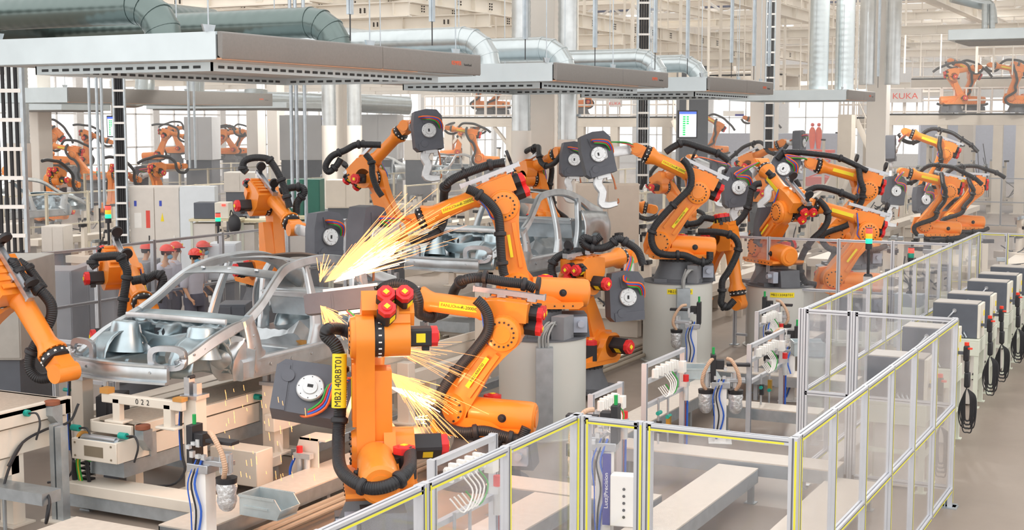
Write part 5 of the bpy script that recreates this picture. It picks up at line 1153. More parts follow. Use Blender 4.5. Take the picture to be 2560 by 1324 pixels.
# ================================================================ CONTROLLERS ON TABLES
def controller(loc, label, lab2, pend=True, face=False):
    x, y = loc
    t = thing('controller_table', lab2, 'table', (x, y, 0)); h = 1.0
    M().box((-.35, -.3, h - .03), (.35, .3, h)).box((-.35, -.3, h - .24), (.35, -.27, h - .03)).box((.32, -.27, h - .2), (.35, .3, h - .03)).build('table_top', PALE, t, bev=.005)
    for sx in (-1, 1):
        for sy in (-1, 1): M().box((sx * .31 - .03, sy * .26 - .03, 0), (sx * .31 + .03, sy * .26 + .03, h - .03)).cb((sx * .31, sy * .26, .006), (.12, .12, .012)).build('leg', PALE, t)
    M().box((-.31, -.275, .42), (.31, -.245, .47)).box((.295, -.26, .38), (.325, .26, .43)).build('stretcher', PALE, t)
    c = thing('low_cabinet', 'grey cabinet standing under the ' + label.split(',')[0], 'cabinet', (x, y, 0))
    M().box((-.24, -.16, .02), (.22, .24, .74)).build('cabinet_body', CTRL2 if face else CABM, c, bev=.008); M().cb((.225, .05, .4), (.02, .06, .1)).build('handle', BLACK, c)
    b = thing('robot_controller', label, 'robot controller', (x, y, h))
    M().box((-.33, -.22, .005), (.30, .22, .5)).build('housing', CTRL, b, bev=.008); M().box((-.32, -.21, .5), (.29, .21, .512)).build('lid', mat('controller_lid', '#B4AEA8', .5, .1), b); M().box((.30, -.22, .005), (.34, .22, .5)).build('front_door', CTRL2, b, bev=.006)
    M().cyl((-.02, -.22, .4), (-.02, -.25, .4), .03, n=12).tube([(-.02, -.24, .4), (-.1, -.27, .3), (-.22, -.25, .16)], .012, 8, 0, 4).build('cable_gland', ALU, b)
    for i in range(3): M().tube([(.02 + i * .05, -.22, .1), (.03 + i * .05, -.27, .08), (.08 + i * .04, -.26, .02)], .012, 6, 0, 4).build('connector_cable', GALV, b)
    M().cb((.345, .1, .35), (.01, .05, .08)).cb((.345, -.05, .2), (.01, .04, .1)).build('door_label', YEL, b)
    if pend:
        q = thing('teach_pendant', 'black pendant with red button beside the ' + label.split(',')[0], 'teach pendant', (x + .46, y - .12, h - .02))
        M().cb((0, 0, .22), (.07, .1, .2)).cb((.01, 0, .05), (.055, .09, .16)).cb((.02, 0, -.12), (.07, .1, .2)).build('pendant_case', BLACK, q, bev=.02)
        M().cyl((0, 0, .32), (0, 0, .36), .03, n=12).cyl((.05, -.05, .28), (.05, -.05, .3), .03, n=12).build('stop_button', mat('button_red', '#E23A20', .4), q)
        M().box((-.13, -.02, .2), (-.03, .02, .24)).build('hook', CTRL, q)
        m = M()
        for i in range(7):
            w_ = .035 + .012 * i; L_ = .35 + .05 * (i % 4)
            m.tube([(.02, 0, -.22), (-w_ + .04, -.03, -.3 - .03 * i), (-w_ * .8 + .04, -.03, -.25 - L_), (.04, -.03 + .01 * i, -.3 - L_), (w_ * .8 + .04, -.02, -.25 - L_), (w_ + .03, -.02, -.35), (.03, 0, -.24)], .008, 6, 0, 6)
        m.build('cable_coil', BLACK, q)
    return b
CTL = [(-3.1, 15.75, 'nearest grey controller, seen through the clear guard'), (-3.3, 20.9, 'first fully visible grey controller, its side toward us'), (-3.3, 22.1, 'second visible grey controller in the row'), (-3.3, 24.0, 'third visible grey controller in the row'), (-3.3, 25.2, 'fourth visible grey controller in the row'), (-3.3, 26.6, 'last grey controller before the crosswise guard'), (-3.2, 18.2, 'grey controller half hidden by the aisle guard')]
for x, y, s in CTL: controller((x, y), s, 'pale green steel table under the ' + s.split(',')[0])
# stack lights
def stack(loc, cols, pole, label, r=.035, base=None):
    t = thing('stack_light', label, 'stack light', loc)
    M().cyl((0, 0, 0), (0, 0, pole), r * .45, n=12).lathe((0, 0, 0), (0, 0, .04), [(0, r * 1.5), (1, r)], 16).cyl((0, 0, pole - .03), (0, 0, pole + .06), r * 1.05, n=16).build('pole', BLACK, t)
    z = pole + .06
    for cn in cols[::-1]:
        M().lathe((0, 0, z), (0, 0, z + .075), [(0, r), (.1, r * 1.04), (.9, r * 1.04), (1, r)], 20).build({'R': 'red_lens', 'Y': 'yellow_lens', 'G': 'green_lens', 'g': 'green_lens'}[cn], {'R': LRED, 'Y': LYEL, 'G': LGRN, 'g': LGRN0}[cn], t); z += .078
    M().cyl((0, 0, z), (0, 0, z + .012), r, n=20).build('cap', BLACK, t); return t
def stackpx(px, pytop, pybase, d, cols, label, r=.035):
    a = atd(px, pybase, d)
    if px < 600: a.z = 0
    b_ = atd(px, pytop, d); return stack(a, cols, b_.z - a.z - .07 - .078 * len(cols), label, r)
stackpx(2170, 568, 690, 21.5, 'RYG', 'three coloured stack light, red over yellow over green, above the crosswise guard', .05)
tag(M().box((-.06, -.06, 0), (.06, .06, atd(2170, 690, 21.5).z)).build('light_post', GALV, None, (atd(2170, 690, 21.5).x, atd(2170, 690, 21.5).y, 0)), 'galvanised post carrying the three coloured stack light', 'post')
g_ = at(2275, 733, 1.38)
t = thing('junction_cabinet', 'light grey junction cabinet behind the guard under the red and green light', 'cabinet', (g_.x, g_.y, 0)); M().box((-.22, -.12, .5), (.22, .12, 1.38)).build('cabinet_body', mat('cab_bluegrey', '#C3CBD2', .5), t, bev=.008); M().box((-.04, -.04, 0), (.04, .04, .5)).cb((0, 0, .01), (.2, .2, .02)).build('stand', GALV, t); M().cyl((.1, -.12, 1.1), (.1, -.13, 1.1), .02, n=12).build('lock', BLACK, t)
stack((g_.x, g_.y, 1.38), 'Rg', .52, 'red and green stack light on the light grey junction cabinet', .045)
stackpx(547, 531, 640, 27, 'RG', 'red and green stack light beside the folding chair', .05)
stackpx(273, 512, 630, 26, 'RYG', 'red yellow and green stack light in front of the double cabinet', .055)
stackpx(248, 418, 500, 38, 'Rg', 'small stack light in front of the second line robot', .05)

# ================================================================ CABINETS AND SMALL FURNITURE ON THE LEFT
def cabpx(px0, px1, pyt, d, h, label, depthm=.6, doors=2):
    a = atd(px0, pyt, d); b_ = atd(px1, pyt, d); w_ = (b_ - a).length; z = a.z
    t = thing('control_cabinet', label, 'cabinet', (a.x, a.y, 0), YAW + R(4))
    M().box((0, 0, .1), (w_, depthm, z)).build('cabinet_body', CABM, t, bev=.01); M().box((.02, .02, 0), (w_ - .02, depthm, .1)).build('plinth', CTRL, t)
    dw = w_ / doors
    for i in range(doors):
        o = M().box((dw * i + .01, -.03, .13), (dw * (i + 1) - .01, 0, z - .03)).build('door', CABM, t, bev=.006)
        M().box((dw * i + dw * .75, -.05, z * .45), (dw * i + dw * .79, -.03, z * .55)).build('handle', BLACK if i % 2 == 0 else WHITEP, o)
        M().box((dw * i + dw * .2, -.034, z * .82), (dw * i + dw * .3, -.03, z * .87)).build('blue_sticker', mat('sticker_blue', '#3C50B8', .5), o)
        if i == 0: M().box((dw * i + dw * .66, -.034, z * .62), (dw * i + dw * .82, -.03, z * .78)).build('red_notice', mat('notice_red', '#E05044', .5), o); M().box((dw * .2, -.034, z * .62), (dw * .48, -.03, z * .76)).build('paper_notice', WHITEP, o)
        else: M().prism([(dw * i + dw * .24, z * .68), (dw * i + dw * .38, z * .68), (dw * i + dw * .31, z * .76)], -.034, -.03, 'y').build('warning_triangle', YEL, o)
    return t
cc = cabpx(322, 446, 466, 33, 2.3, 'light grey double cabinet with red notice and warning triangle', .7)
M().box((0, 0, .1), (.02, .7, 2.5)).build('side_panel', CABW, cc, ((atd(446, 466, 33) - atd(322, 466, 33)).length, 0, 0))
tag(M().box((0, 0, 0), (.82, .6, atd(450, 466, 33).z), 0).build('cabinet_side_screen', CABW, None, atd(449, 466, 32.9) * 1 - V((0, 0, atd(449, 466, 32.9).z)), (0, 0, YAW + R(4))), 'plain bluish white panel closing the right side of the double cabinet', 'panel')
def table(loc, label, w=1.1, d=.6, h=.8, rot=YAW):
    t = thing('work_table', label, 'table', loc, rot); M().box((-w / 2, -d / 2, h - .05), (w / 2, d / 2, h)).build('table_top', mat('pale_wood_top', '#D9CFAE', .5), t)
    for sx in (-1, 1):
        for sy in (-1, 1): M().box((sx * (w / 2 - .05) - .025, sy * (d / 2 - .05) - .025, 0), (sx * (w / 2 - .05) + .025, sy * (d / 2 - .05) + .025, h - .05)).build('leg', PALE, t)
    M().box((-w / 2 + .05, -d / 2 + .05, .1), (0, d / 2 - .05, h - .1)).build('under_cabinet', CABM, t); return t
for px, py, d, s in ((543, 545, 30, 'cream table with the dark controller, right of the double cabinet'), (640, 548, 30.5, 'cream table behind the robot with the broad dark gun'), (770, 540, 31, 'cream table partly hidden by the hanging black gun')):
    p = atd(px, py, d); table((p.x, p.y, 0), s, 1.1, .6, p.z)
    if px == 543:
        b = thing('robot_controller', 'small dark controller with red light on the cream table', 'robot controller', p, YAW); M().box((-.45, -.25, .003), (.0, .25, .35)).build('housing', CTRL, b, bev=.01); M().box((.0, -.25, .003), (.3, .25, .35)).build('front_door', CTRL2, b, bev=.01); M().cb((.2, -.26, .3), (.08, .02, .04)).build('red_light', LRED, b)
def chair(loc, label, rot=0):
    t = thing('folding_chair', label, 'chair', loc, rot); M().box((-.2, -.2, .42), (.2, .2, .46)).build('seat', BLACK, t, bev=.01)
    m = M(); rows = [[(x / 4 * .2, .2 + .03 * math.cos(x * .6), z) for x in range(-4, 5)] for z in (.6, .7, .8, .86)]; m.surf(rows); m.build('backrest', BLACK, t, solid=.02)
    for s in (-1, 1): M().cyl((s * .2, .22, .86), (s * .2, -.22, 0), .012, n=8).build('leg', BLACK, t); M().cyl((s * .2, -.15, .42), (s * .2, .25, 0), .012, n=8).build('leg', BLACK, t)
    return t
p = at(521, 650, 0); p = atd(521, 640, 28); chair((p.x, p.y, max(0, 0)), 'black folding chair below the cream table with the dark controller', R(20))
p = atd(586, 560, 29); t = thing('hanging_bag', 'black backpack hanging on the cream table edge', 'bag', p); M().sph((0, 0, 0), .22, 16, 0, (.7, .45, 1)).build('bag_body', BLACK, t); M().tube([(-.05, -.08, .18), (0, -.1, .3), (.05, -.08, .18)], .012, 6, 0, 4).build('strap', BLACK, t)
def boxpx(name, cat, label, px0, py0, px1, py1, d, dep, mt, legs=False, z0=None):
    a = atd(px0, py1, d); b_ = atd(px1, py0, d); w_ = (V((b_.x, b_.y, 0)) - V((a.x, a.y, 0))).length
    t = thing(name, label, cat, (a.x, a.y, 0), YAW); zb = a.z if z0 is None else z0
    M().box((0, 0, zb), (w_, dep, b_.z)).build('body', mt, t, bev=.01)
    M().box((.02, -.012, zb + .03), (w_ / 2 - .01, 0, b_.z - .03)).box((w_ / 2 + .01, -.012, zb + .03), (w_ - .02, 0, b_.z - .03)).build('front_sheet', mt, t, bev=.004)
    if zb > .03: M().box((.05, .05, 0), (w_ - .05, dep - .05, zb)).build('base', CTRL, t)
    return t
LG = mat('light_grey_sheet', '#C9CACC', .55, 0, .03, 2)
boxpx('machine_enclosure', 'enclosure', 'large light grey enclosure behind the three steel rods', 700, 288, 815, 400, 64, 4, LG)
boxpx('machine_enclosure', 'enclosure', 'large light grey enclosure right of the column left of the raised gun', 898, 286, 992, 400, 64, 4, LG)
boxpx('machine_enclosure', 'enclosure', 'narrow grey upright panel among the left windows', 462, 292, 530, 400, 66, 2, LG)
boxpx('beige_screen', 'screen', 'plain beige upright screen right of the second car body', 1440, 458, 1596, 625, 28.0, .3, mat('beige_screen', '#CDBFB0', .6, 0, .03), z0=.1)
boxpx('pallet_boxes', 'boxes', 'stack of beige boxes behind the raised arm left of centre', 815, 450, 915, 520, 40, 1, CREAM)
boxpx('dust_cabinet', 'cabinet', 'dark green filter cabinet behind the three steel rods', 720, 448, 800, 600, 32, .8, mat('dark_green_paint', '#2F6A5C', .5))
boxpx('grey_enclosure', 'enclosure', 'grey enclosure cut by the left edge below the cable ladder', -60, 655, 52, 900, 19, 1.5, mat('mid_grey_paint', '#A9A6A0', .5))
boxpx('steel_bench', 'bench', 'grey steel bench behind the glass guard at left', 85, 675, 180, 760, 23.8, .9, mat('bench_grey', '#8D9096', .5, .3), z0=.05)
boxpx('steel_bench', 'bench', 'larger grey steel bench behind the glass guard, left of the workers', 160, 672, 290, 800, 25.3, 1.4, mat('bench_grey', '#8D9096', .5, .3), z0=.05)
boxpx('steel_bench', 'bench', 'long grey bench in front of the workers', 290, 655, 370, 800, 26, 1.0, mat('bench_grey', '#8D9096', .5, .3), z0=.05)
boxpx('white_cabinet', 'cabinet', 'small white cabinet behind the glass guard right of the workers', 520, 608, 590, 700, 27, .6, CABW)
boxpx('dark_control_box', 'box', 'dark grey box seen through the windscreen opening', 545, 760, 615, 820, 19.5, .5, CTRL)
boxpx('black_box', 'box', 'black box on the floor below the numbered carrier', 240, 990, 300, 1050, 15.2, .4, BLACK)
for i, (a, b_, c, d_, dd, s) in enumerate(((105, 565, 160, 630, 38, 'first white cabinet of the second line with yellow strip'), (0, 560, 40, 630, 36, 'white cabinet at the left edge behind the cable ladder'), (560, 430, 640, 480, 44, 'low white crate among the second line'), (1010, 350, 1080, 400, 58, 'pale box under the middle platform'), (1620, 400, 1690, 470, 50, 'pale box beyond the tall cable ladder'))):
    boxpx('white_cabinet', 'cabinet', s, a, b_, c, d_, dd, .8, CABM)

# ================================================================ SCREENS, SIGNS
def screen(px0, py0, px1, py1, d, label, ang=0):
    a = atd(px0, py1, d); b_ = atd(px1, py0, d); w_ = (V((b_.x - a.x, b_.y - a.y, 0))).length / max(.3, math.cos(ang)); h_ = b_.z - a.z
    t = thing('status_screen', label, 'screen', a, YAW + ang); M().box((-.04, 0, -.04), (w_ + .04, .12, h_ + .04)).build('casing', BLACK, t)
    M().box((0, -.01, 0), (w_, 0, h_)).build('display', SCREEN, t); M().box((0, -.014, h_ * .9), (w_, -.01, h_)).build('blue_bar', SCRB, t)
    m = M()
    for i in range(9): m.box((w_ * .2, -.014, h_ * (.06 + i * .088)), (w_ * .36, -.01, h_ * (.12 + i * .088)))
    for i in range(4): m.box((w_ * .42, -.014, h_ * (.5 + i * .088)), (w_ * .56, -.01, h_ * (.56 + i * .088)))
    m.build('green_cells', SCRG, t); M().cyl((w_ / 2, .05, h_), (w_ / 2, .05, h_ + 3.5), .04, n=8).build('hanging_tube', BEAMC, t); return t
screen(1698, 279, 1740, 342, 40, 'large status screen with green cells, right of centre', R(5))
screen(270, 292, 294, 340, 46, 'status screen with green cells at far left', R(-30))
screen(806, 292, 816, 350, 50, 'status screen partly hidden by the duct left of the raised gun', R(-40))
def sign(px0, py0, px1, py1, Y, s, label):
    a = atY(px0, py1, Y); b_ = atY(px1, py0, Y); w_ = abs(b_.x - a.x); h_ = b_.z - a.z; t = thing('hall_sign', label, 'sign', (a.x, Y, a.z))
    M().box((0, 0, 0), (w_, .28, h_)).build('board', mat('sign_board_grey', '#D0CCCA', .5), t); text('lettering', s, h_ * .62, TEXTR, t, (w_ / 2, -.004, h_ * .46), (R(90), 0, 0), sx=1.15); return t
sign(2222, 222, 2304, 256, 66.2, 'KUKA', 'grey sign with large red letters on the right platform railing')
sign(1524, 250, 1550, 267, 66.2, 'KUKA', 'small grey sign with red letters on the middle platform railing')
p = atd(1808, 290, 70); t = thing('hall_banner', 'small white and blue banner hanging over the far aisle', 'banner', p, YAW); M().box((0, 0, 0), (1.05, .04, .26)).build('banner_sheet', WHITEP, t); M().box((.6, -.01, .0), (1.05, 0, .1)).build('blue_corner', SCRB if False else NAVY, t)

# ================================================================ FAR PLATFORMS
def platform(px0, px1, Y, z, label, dep=3.5, rail=True, cols=(), col_w=.42, hb=.55, arch=True):
    x0, x1 = atY(px0, 300, Y).x, atY(px1, 300, Y).x; L = x1 - x0
    t = thing('steel_platform', label, 'platform', (x0, Y, 0))
    M().box((0, 0, z - hb), (L, .2, z)).box((0, dep - .2, z - hb), (L, dep, z)).box((0, 0, z - .1), (L, dep, z)).build('deck', CREAM, t, bev=.01)
    cx = [atY(c, 300, Y).x - x0 for c in cols]
    for c in cx:
        o = M().box((c - col_w / 2, .0, 0), (c + col_w / 2, .3, z - hb)).cb((c, .15, .02), (col_w + .3, .6, .04)).build('column', CREAM, t)
        if arch:
            for s in (-1, 1): M().sweep([(c + s * col_w / 2, .15, z - hb - .9), (c + s * (col_w / 2 + .8), .15, z - hb)], .18, .18, (0, 1, 0)).build('knee_brace', CREAM, o)
    if rail:
        n = max(2, int(L / 1.6)); 
        for i in range(n):
            m = M(); a, b_ = L * i / n + .04, L * (i + 1) / n - .04
            for x in (a, b_, (a * 2 + b_) / 3, (a + 2 * b_) / 3): m.cyl((x, .05, z), (x, .05, z + 1.15), .042, n=6)
            for zz in (.08, .6, 1.15): m.cyl((a, .05, z + zz), (b_, .05, z + zz), .042, n=6)
            m.build('railing', mat('railing_white', '#F0E9E2', .5), t)
    return t
platform(2170, 2640, 66.5, 4.6, 'large cream steel platform with railing at right', 5, cols=(2182, 2219, 2356, 2496, 2553), arch=False)
platform(2095, 2170, 68.5, 4.45, 'smaller landing left of the large right platform', 4, cols=(2118,), arch=False)
platform(1060, 1292, 67, 4.5, 'cream steel platform with railing and arched legs left of the central column', 4, cols=(1120, 1165, 1275), col_w=.5)
platform(1430, 1700, 67, 4.5, 'cream steel platform right of the central ducts', 4, cols=(1450, 1535, 1665), arch=False)
platform(1715, 1960, 62, 6.4, 'upper cream walkway hung beside the right hand column', 2.5, arch=False)
platform(1440, 1600, 60, 6.3, 'upper cream walkway above the third hood', 2.5, arch=False)
platform(2275, 2620, 78, 6.6, 'upper gallery with railing at the top right', 4, arch=False)
boxpx('lift_cage', 'cage', 'tall pale cage panel above the third hood', 1697, 68, 1775, 165, 57, 1.2, CONC)
# arch, stairs
p0 = atY(2110, 465, 60); t = thing('steel_arch', 'big cream curved steel arch left of the right platform', 'arch', (p0.x, 60, 0))
M().sweep([(-1.4, 0, .3), (-.6, 0, 1.0), (0, 0, 2.4), (.05, 0, 4.5)], [1.2, .9, .7, .7], .5, (0, 1, 0), k=6).build('arch_leg', CREAM, t)
def stairs(px, Y, label, flip=1):
    a = atY(px, 400, Y); t = thing('steel_stairs', label, 'stairs', (a.x, Y, 0)); m = M()
    for i in range(16): m.box((flip * i * .12 - .02, 0, .25 * (16 - i) + .1), (flip * i * .12 + .24, 1.0, .25 * (16 - i) + .14))
    m.build('treads', CREAM, t); M().sweep([(0, -.02, 4.3), (flip * 2.0, -.02, .0)], .25, .05, (0, 1, 0)).build('stringer', CREAM, t)
    m = M().cyl((0, 0, 5.3), (flip * 2.0, 0, 1.2), .03, n=6)
    for i in range(6): m.cyl((flip * i * .4, 0, 4.3 - i * .82), (flip * i * .4, 0, 5.3 - i * .82), .025, n=6)
    m.build('handrail', CREAM, t); return t
stairs(2138, 64, 'cream steel stairs below the landing at right'); stairs(1682, 64, 'cream steel stairs behind the big status screen')
boxpx('far_wall_board', 'partition', 'low blue grey partition before the far windows at right', 1720, 333, 2100, 402, 100, .5, mat('bluegrey_partition', '#A8AEBE', .6), z0=.1)
boxpx('far_wall_board', 'partition', 'bluish partition seen beneath the right platform', 2300, 305, 2560, 400, 95, .5, mat('bluegrey_partition', '#A8AEBE', .6), z0=.1)
for px, d, s in ((2030, 92, 'left'), (2046, 92, 'right')):
    a = atd(px, 372, d); t = thing('person', 'distant worker in orange on the red lift, ' + s + ' of two', 'person', a); M().lathe((0, 0, 0), (0, 0, 1.45), [(0, .12), (.4, .2), (.6, .22), (.85, .2), (1, .08)], 12).build('body', mat('orange_workwear', '#E05830', .7), t); M().sph((0, 0, 1.6), .13, 10).build('helmet', HELM, t)
a = atd(2020, 400, 92); t = thing('scissor_lift', 'red scissor lift far back under the bright windows', 'lift', (a.x, a.y, 0)); M().box((0, -.5, 2.2), (1.6, .8, 2.4)).box((0, -.5, 0), (1.6, .8, .6)).build('platform', TEXTR, t)
m = M()
for i in range(3): m.sweep([(.1, 0, .6 + i * .55), (1.5, 0, 1.1 + i * .55)], .08, .05, (0, 1, 0)).sweep([(1.5, 0, .6 + i * .55), (.1, 0, 1.1 + i * .55)], .08, .05, (0, 1, 0))
m.build('scissor_bars', TEXTR, t)

# ================================================================ MACHINE CLUTTER OF THE LINES
def fixture_machine(loc, rot, label, seed, w=2.2, d=1.6, h=1.5):
    rnd = random.Random(seed); t = thing('welding_fixture', label, 'welding fixture', loc, rot)
    M().box((-w / 2, -d / 2, .35), (w / 2, d / 2, .55)).box((-w / 2 + .1, -d / 2 + .1, .0), (-w / 2 + .3, d / 2 - .1, .35)).box((w / 2 - .3, -d / 2 + .1, 0), (w / 2 - .1, d / 2 - .1, .35)).build('base_frame', CREAM, t, bev=.01)
    for i in range(9):
        x, y = rnd.uniform(-w / 2 + .15, w / 2 - .15), rnd.uniform(-d / 2 + .15, d / 2 - .15); hh = rnd.uniform(.3, h - .5)
        o = M().box((x - .06, y - .06, .55), (x + .06, y + .06, .55 + hh)).cb((x, y, .57), (.22, .22, .04)).build('tool_post', CREAM, t)
        M().cb((x + rnd.uniform(-.08, .08), y, .6 + hh), (.22, .1, .08)).cb((x, y + .08, .5 + hh), (.07, .1, .16)).build('clamp', GALV if i % 2 else BLACK, o)
    m = M()
    for i in range(5):
        a = V((rnd.uniform(-w / 2, w / 2), rnd.uniform(-d / 2, d / 2), .56)); b_ = V((rnd.uniform(-w / 2, w / 2), rnd.uniform(-d / 2, d / 2), rnd.uniform(.6, h - .4)))
        m.tube([a, (a + b_) / 2 + V((.1, .1, -.1)), b_], .018, 6, 0, 4)
    m.build('hoses', BLACK, t); M().box((-w / 2, -d / 2 - .03, .62), (w / 2, -d / 2, .72)).build('front_rail', CREAM, t); return t
WHERE = ['behind the second car body', 'beyond the second car body', 'behind the raised pair of guns', 'between the rear robots', 'behind the crosswise guard', 'farther behind the crosswise guard', 'under the elbows of the far right pair', 'left of the far right pair', 'behind the far right pair', 'far along the main line', 'farthest along the main line']
for i, Y in enumerate((25.5, 28.5, 31.5, 34.5, 37.5, 41, 44.5, 48, 52, 57, 62)): fixture_machine((-10.5, Y, 0), R(90), 'cream welding fixture of the main line ' + WHERE[i], i, h=1.9)
SEC = ['nearest', 'second', 'third', 'fourth', 'fifth', 'sixth', 'seventh', 'eighth']
for i, Y in enumerate((30, 34, 38.5, 42.5, 46.5, 51, 56, 61)): fixture_machine((-33.2, Y, 0), R(90), 'cream welding fixture of the second line, %s from the camera' % SEC[i], 40 + i, w=3, h=1.5)
for i, Y in enumerate((29, 34, 40, 46, 52, 58)): fixture_machine((-27.0, Y, 0), R(90), 'cream welding fixture between the two lines, %s from the camera' % SEC[i], 60 + i, w=2.6, h=1.3)
for i, Y in enumerate((29, 33, 37.5, 42, 47, 53)): fixture_machine((-20.5, Y, 0), R(20), 'cream welding fixture behind the left robots, %s from the camera' % SEC[i], 80 + i, w=2.4, h=1.5)
for i, (X, Y) in enumerate(((-5.6, 29.5), (-4.6, 31.5), (-5.4, 34), (-3.8, 36.5), (-4.6, 41), (-4.2, 46), (-6.6, 33))): fixture_machine((X, Y, 0), R(15 * i), 'cream machine frame beyond the aisle controllers, %s from the camera' % SEC[i], 100 + i, w=1.6, d=1.2, h=1.5)
for i, (X, Y) in enumerate(((-14.6, 67.5), (-12.2, 67.8), (-10.2, 68), (-8.4, 68), (-17, 69), (-38, 68), (-35.5, 68), (-33, 69))): fixture_machine((X, Y, 0), R(0), 'tall assembly machine ' + ['under the large right platform, leftmost', 'under the large right platform, second from left', 'under the large right platform, third from left', 'under the right end of the large right platform', 'under the small landing at right', 'under the left end of the middle platform', 'under the centre of the middle platform', 'under the right end of the middle platform'][i], 120 + i, w=1.9, h=3.6)
def side_bed(a, b, z, label):
    t = long_table(a, b, label, z); return t
def long_table(a, b, label, z=.62):
    t = thing('low_conveyor', label, 'conveyor', ((a[0] + b[0]) / 2, (a[1] + b[1]) / 2, 0)); dx, dy = abs(b[0] - a[0]) / 2, abs(b[1] - a[1]) / 2
    M().box((-dx, -dy, z - .18), (dx, dy, z)).build('bed', CREAM, t, bev=.01)
    for sx in (-.85, .85):
        for sy in (-.85, -.3, .3, .85): M().box((sx * dx - .05, sy * dy - .05, 0), (sx * dx + .05, sy * dy + .05, z - .18)).build('leg', CREAM, t)
    return t
long_table((-17.2, 25.0), (-16.4, 40), 'cream low conveyor left of the main line robots', .8); long_table((-6.3, 29), (-5.6, 36), 'cream conveyor bed right of the rear robots', .5); long_table((-4.9, 36.5), (-1.5, 42), 'low grey cream table at the far right edge', .5)

for a, b, z, l in (((-9.25, 25.2), (-8.95, 34), .9, 'cream roller rail right of the rear conveyor, nearer half'), ((-9.3, 36), (-8.9, 50), 1.0, 'cream roller rail right of the rear conveyor, farther half'), ((-8.0, 30), (-7.4, 35.5), 1.15, 'high cream machine bed behind the elbow of the guard robot'), ((-8.3, 43), (-7.3, 50), 1.3, 'cream machine bed beyond the far right pair'), ((-12.6, 25), (-12.2, 40), .8, 'cream rail left of the rear conveyor'), ((-5.2, 43), (-3.5, 50), .8, 'cream bed in front of the right platform'), ((-29.6, 28), (-29.1, 50), .9, 'cream rail between the second line and the aisle'), ((-23.5, 28), (-22.9, 44), .8, 'cream rail in the left aisle behind the robots')): long_table(a, b, l, z)
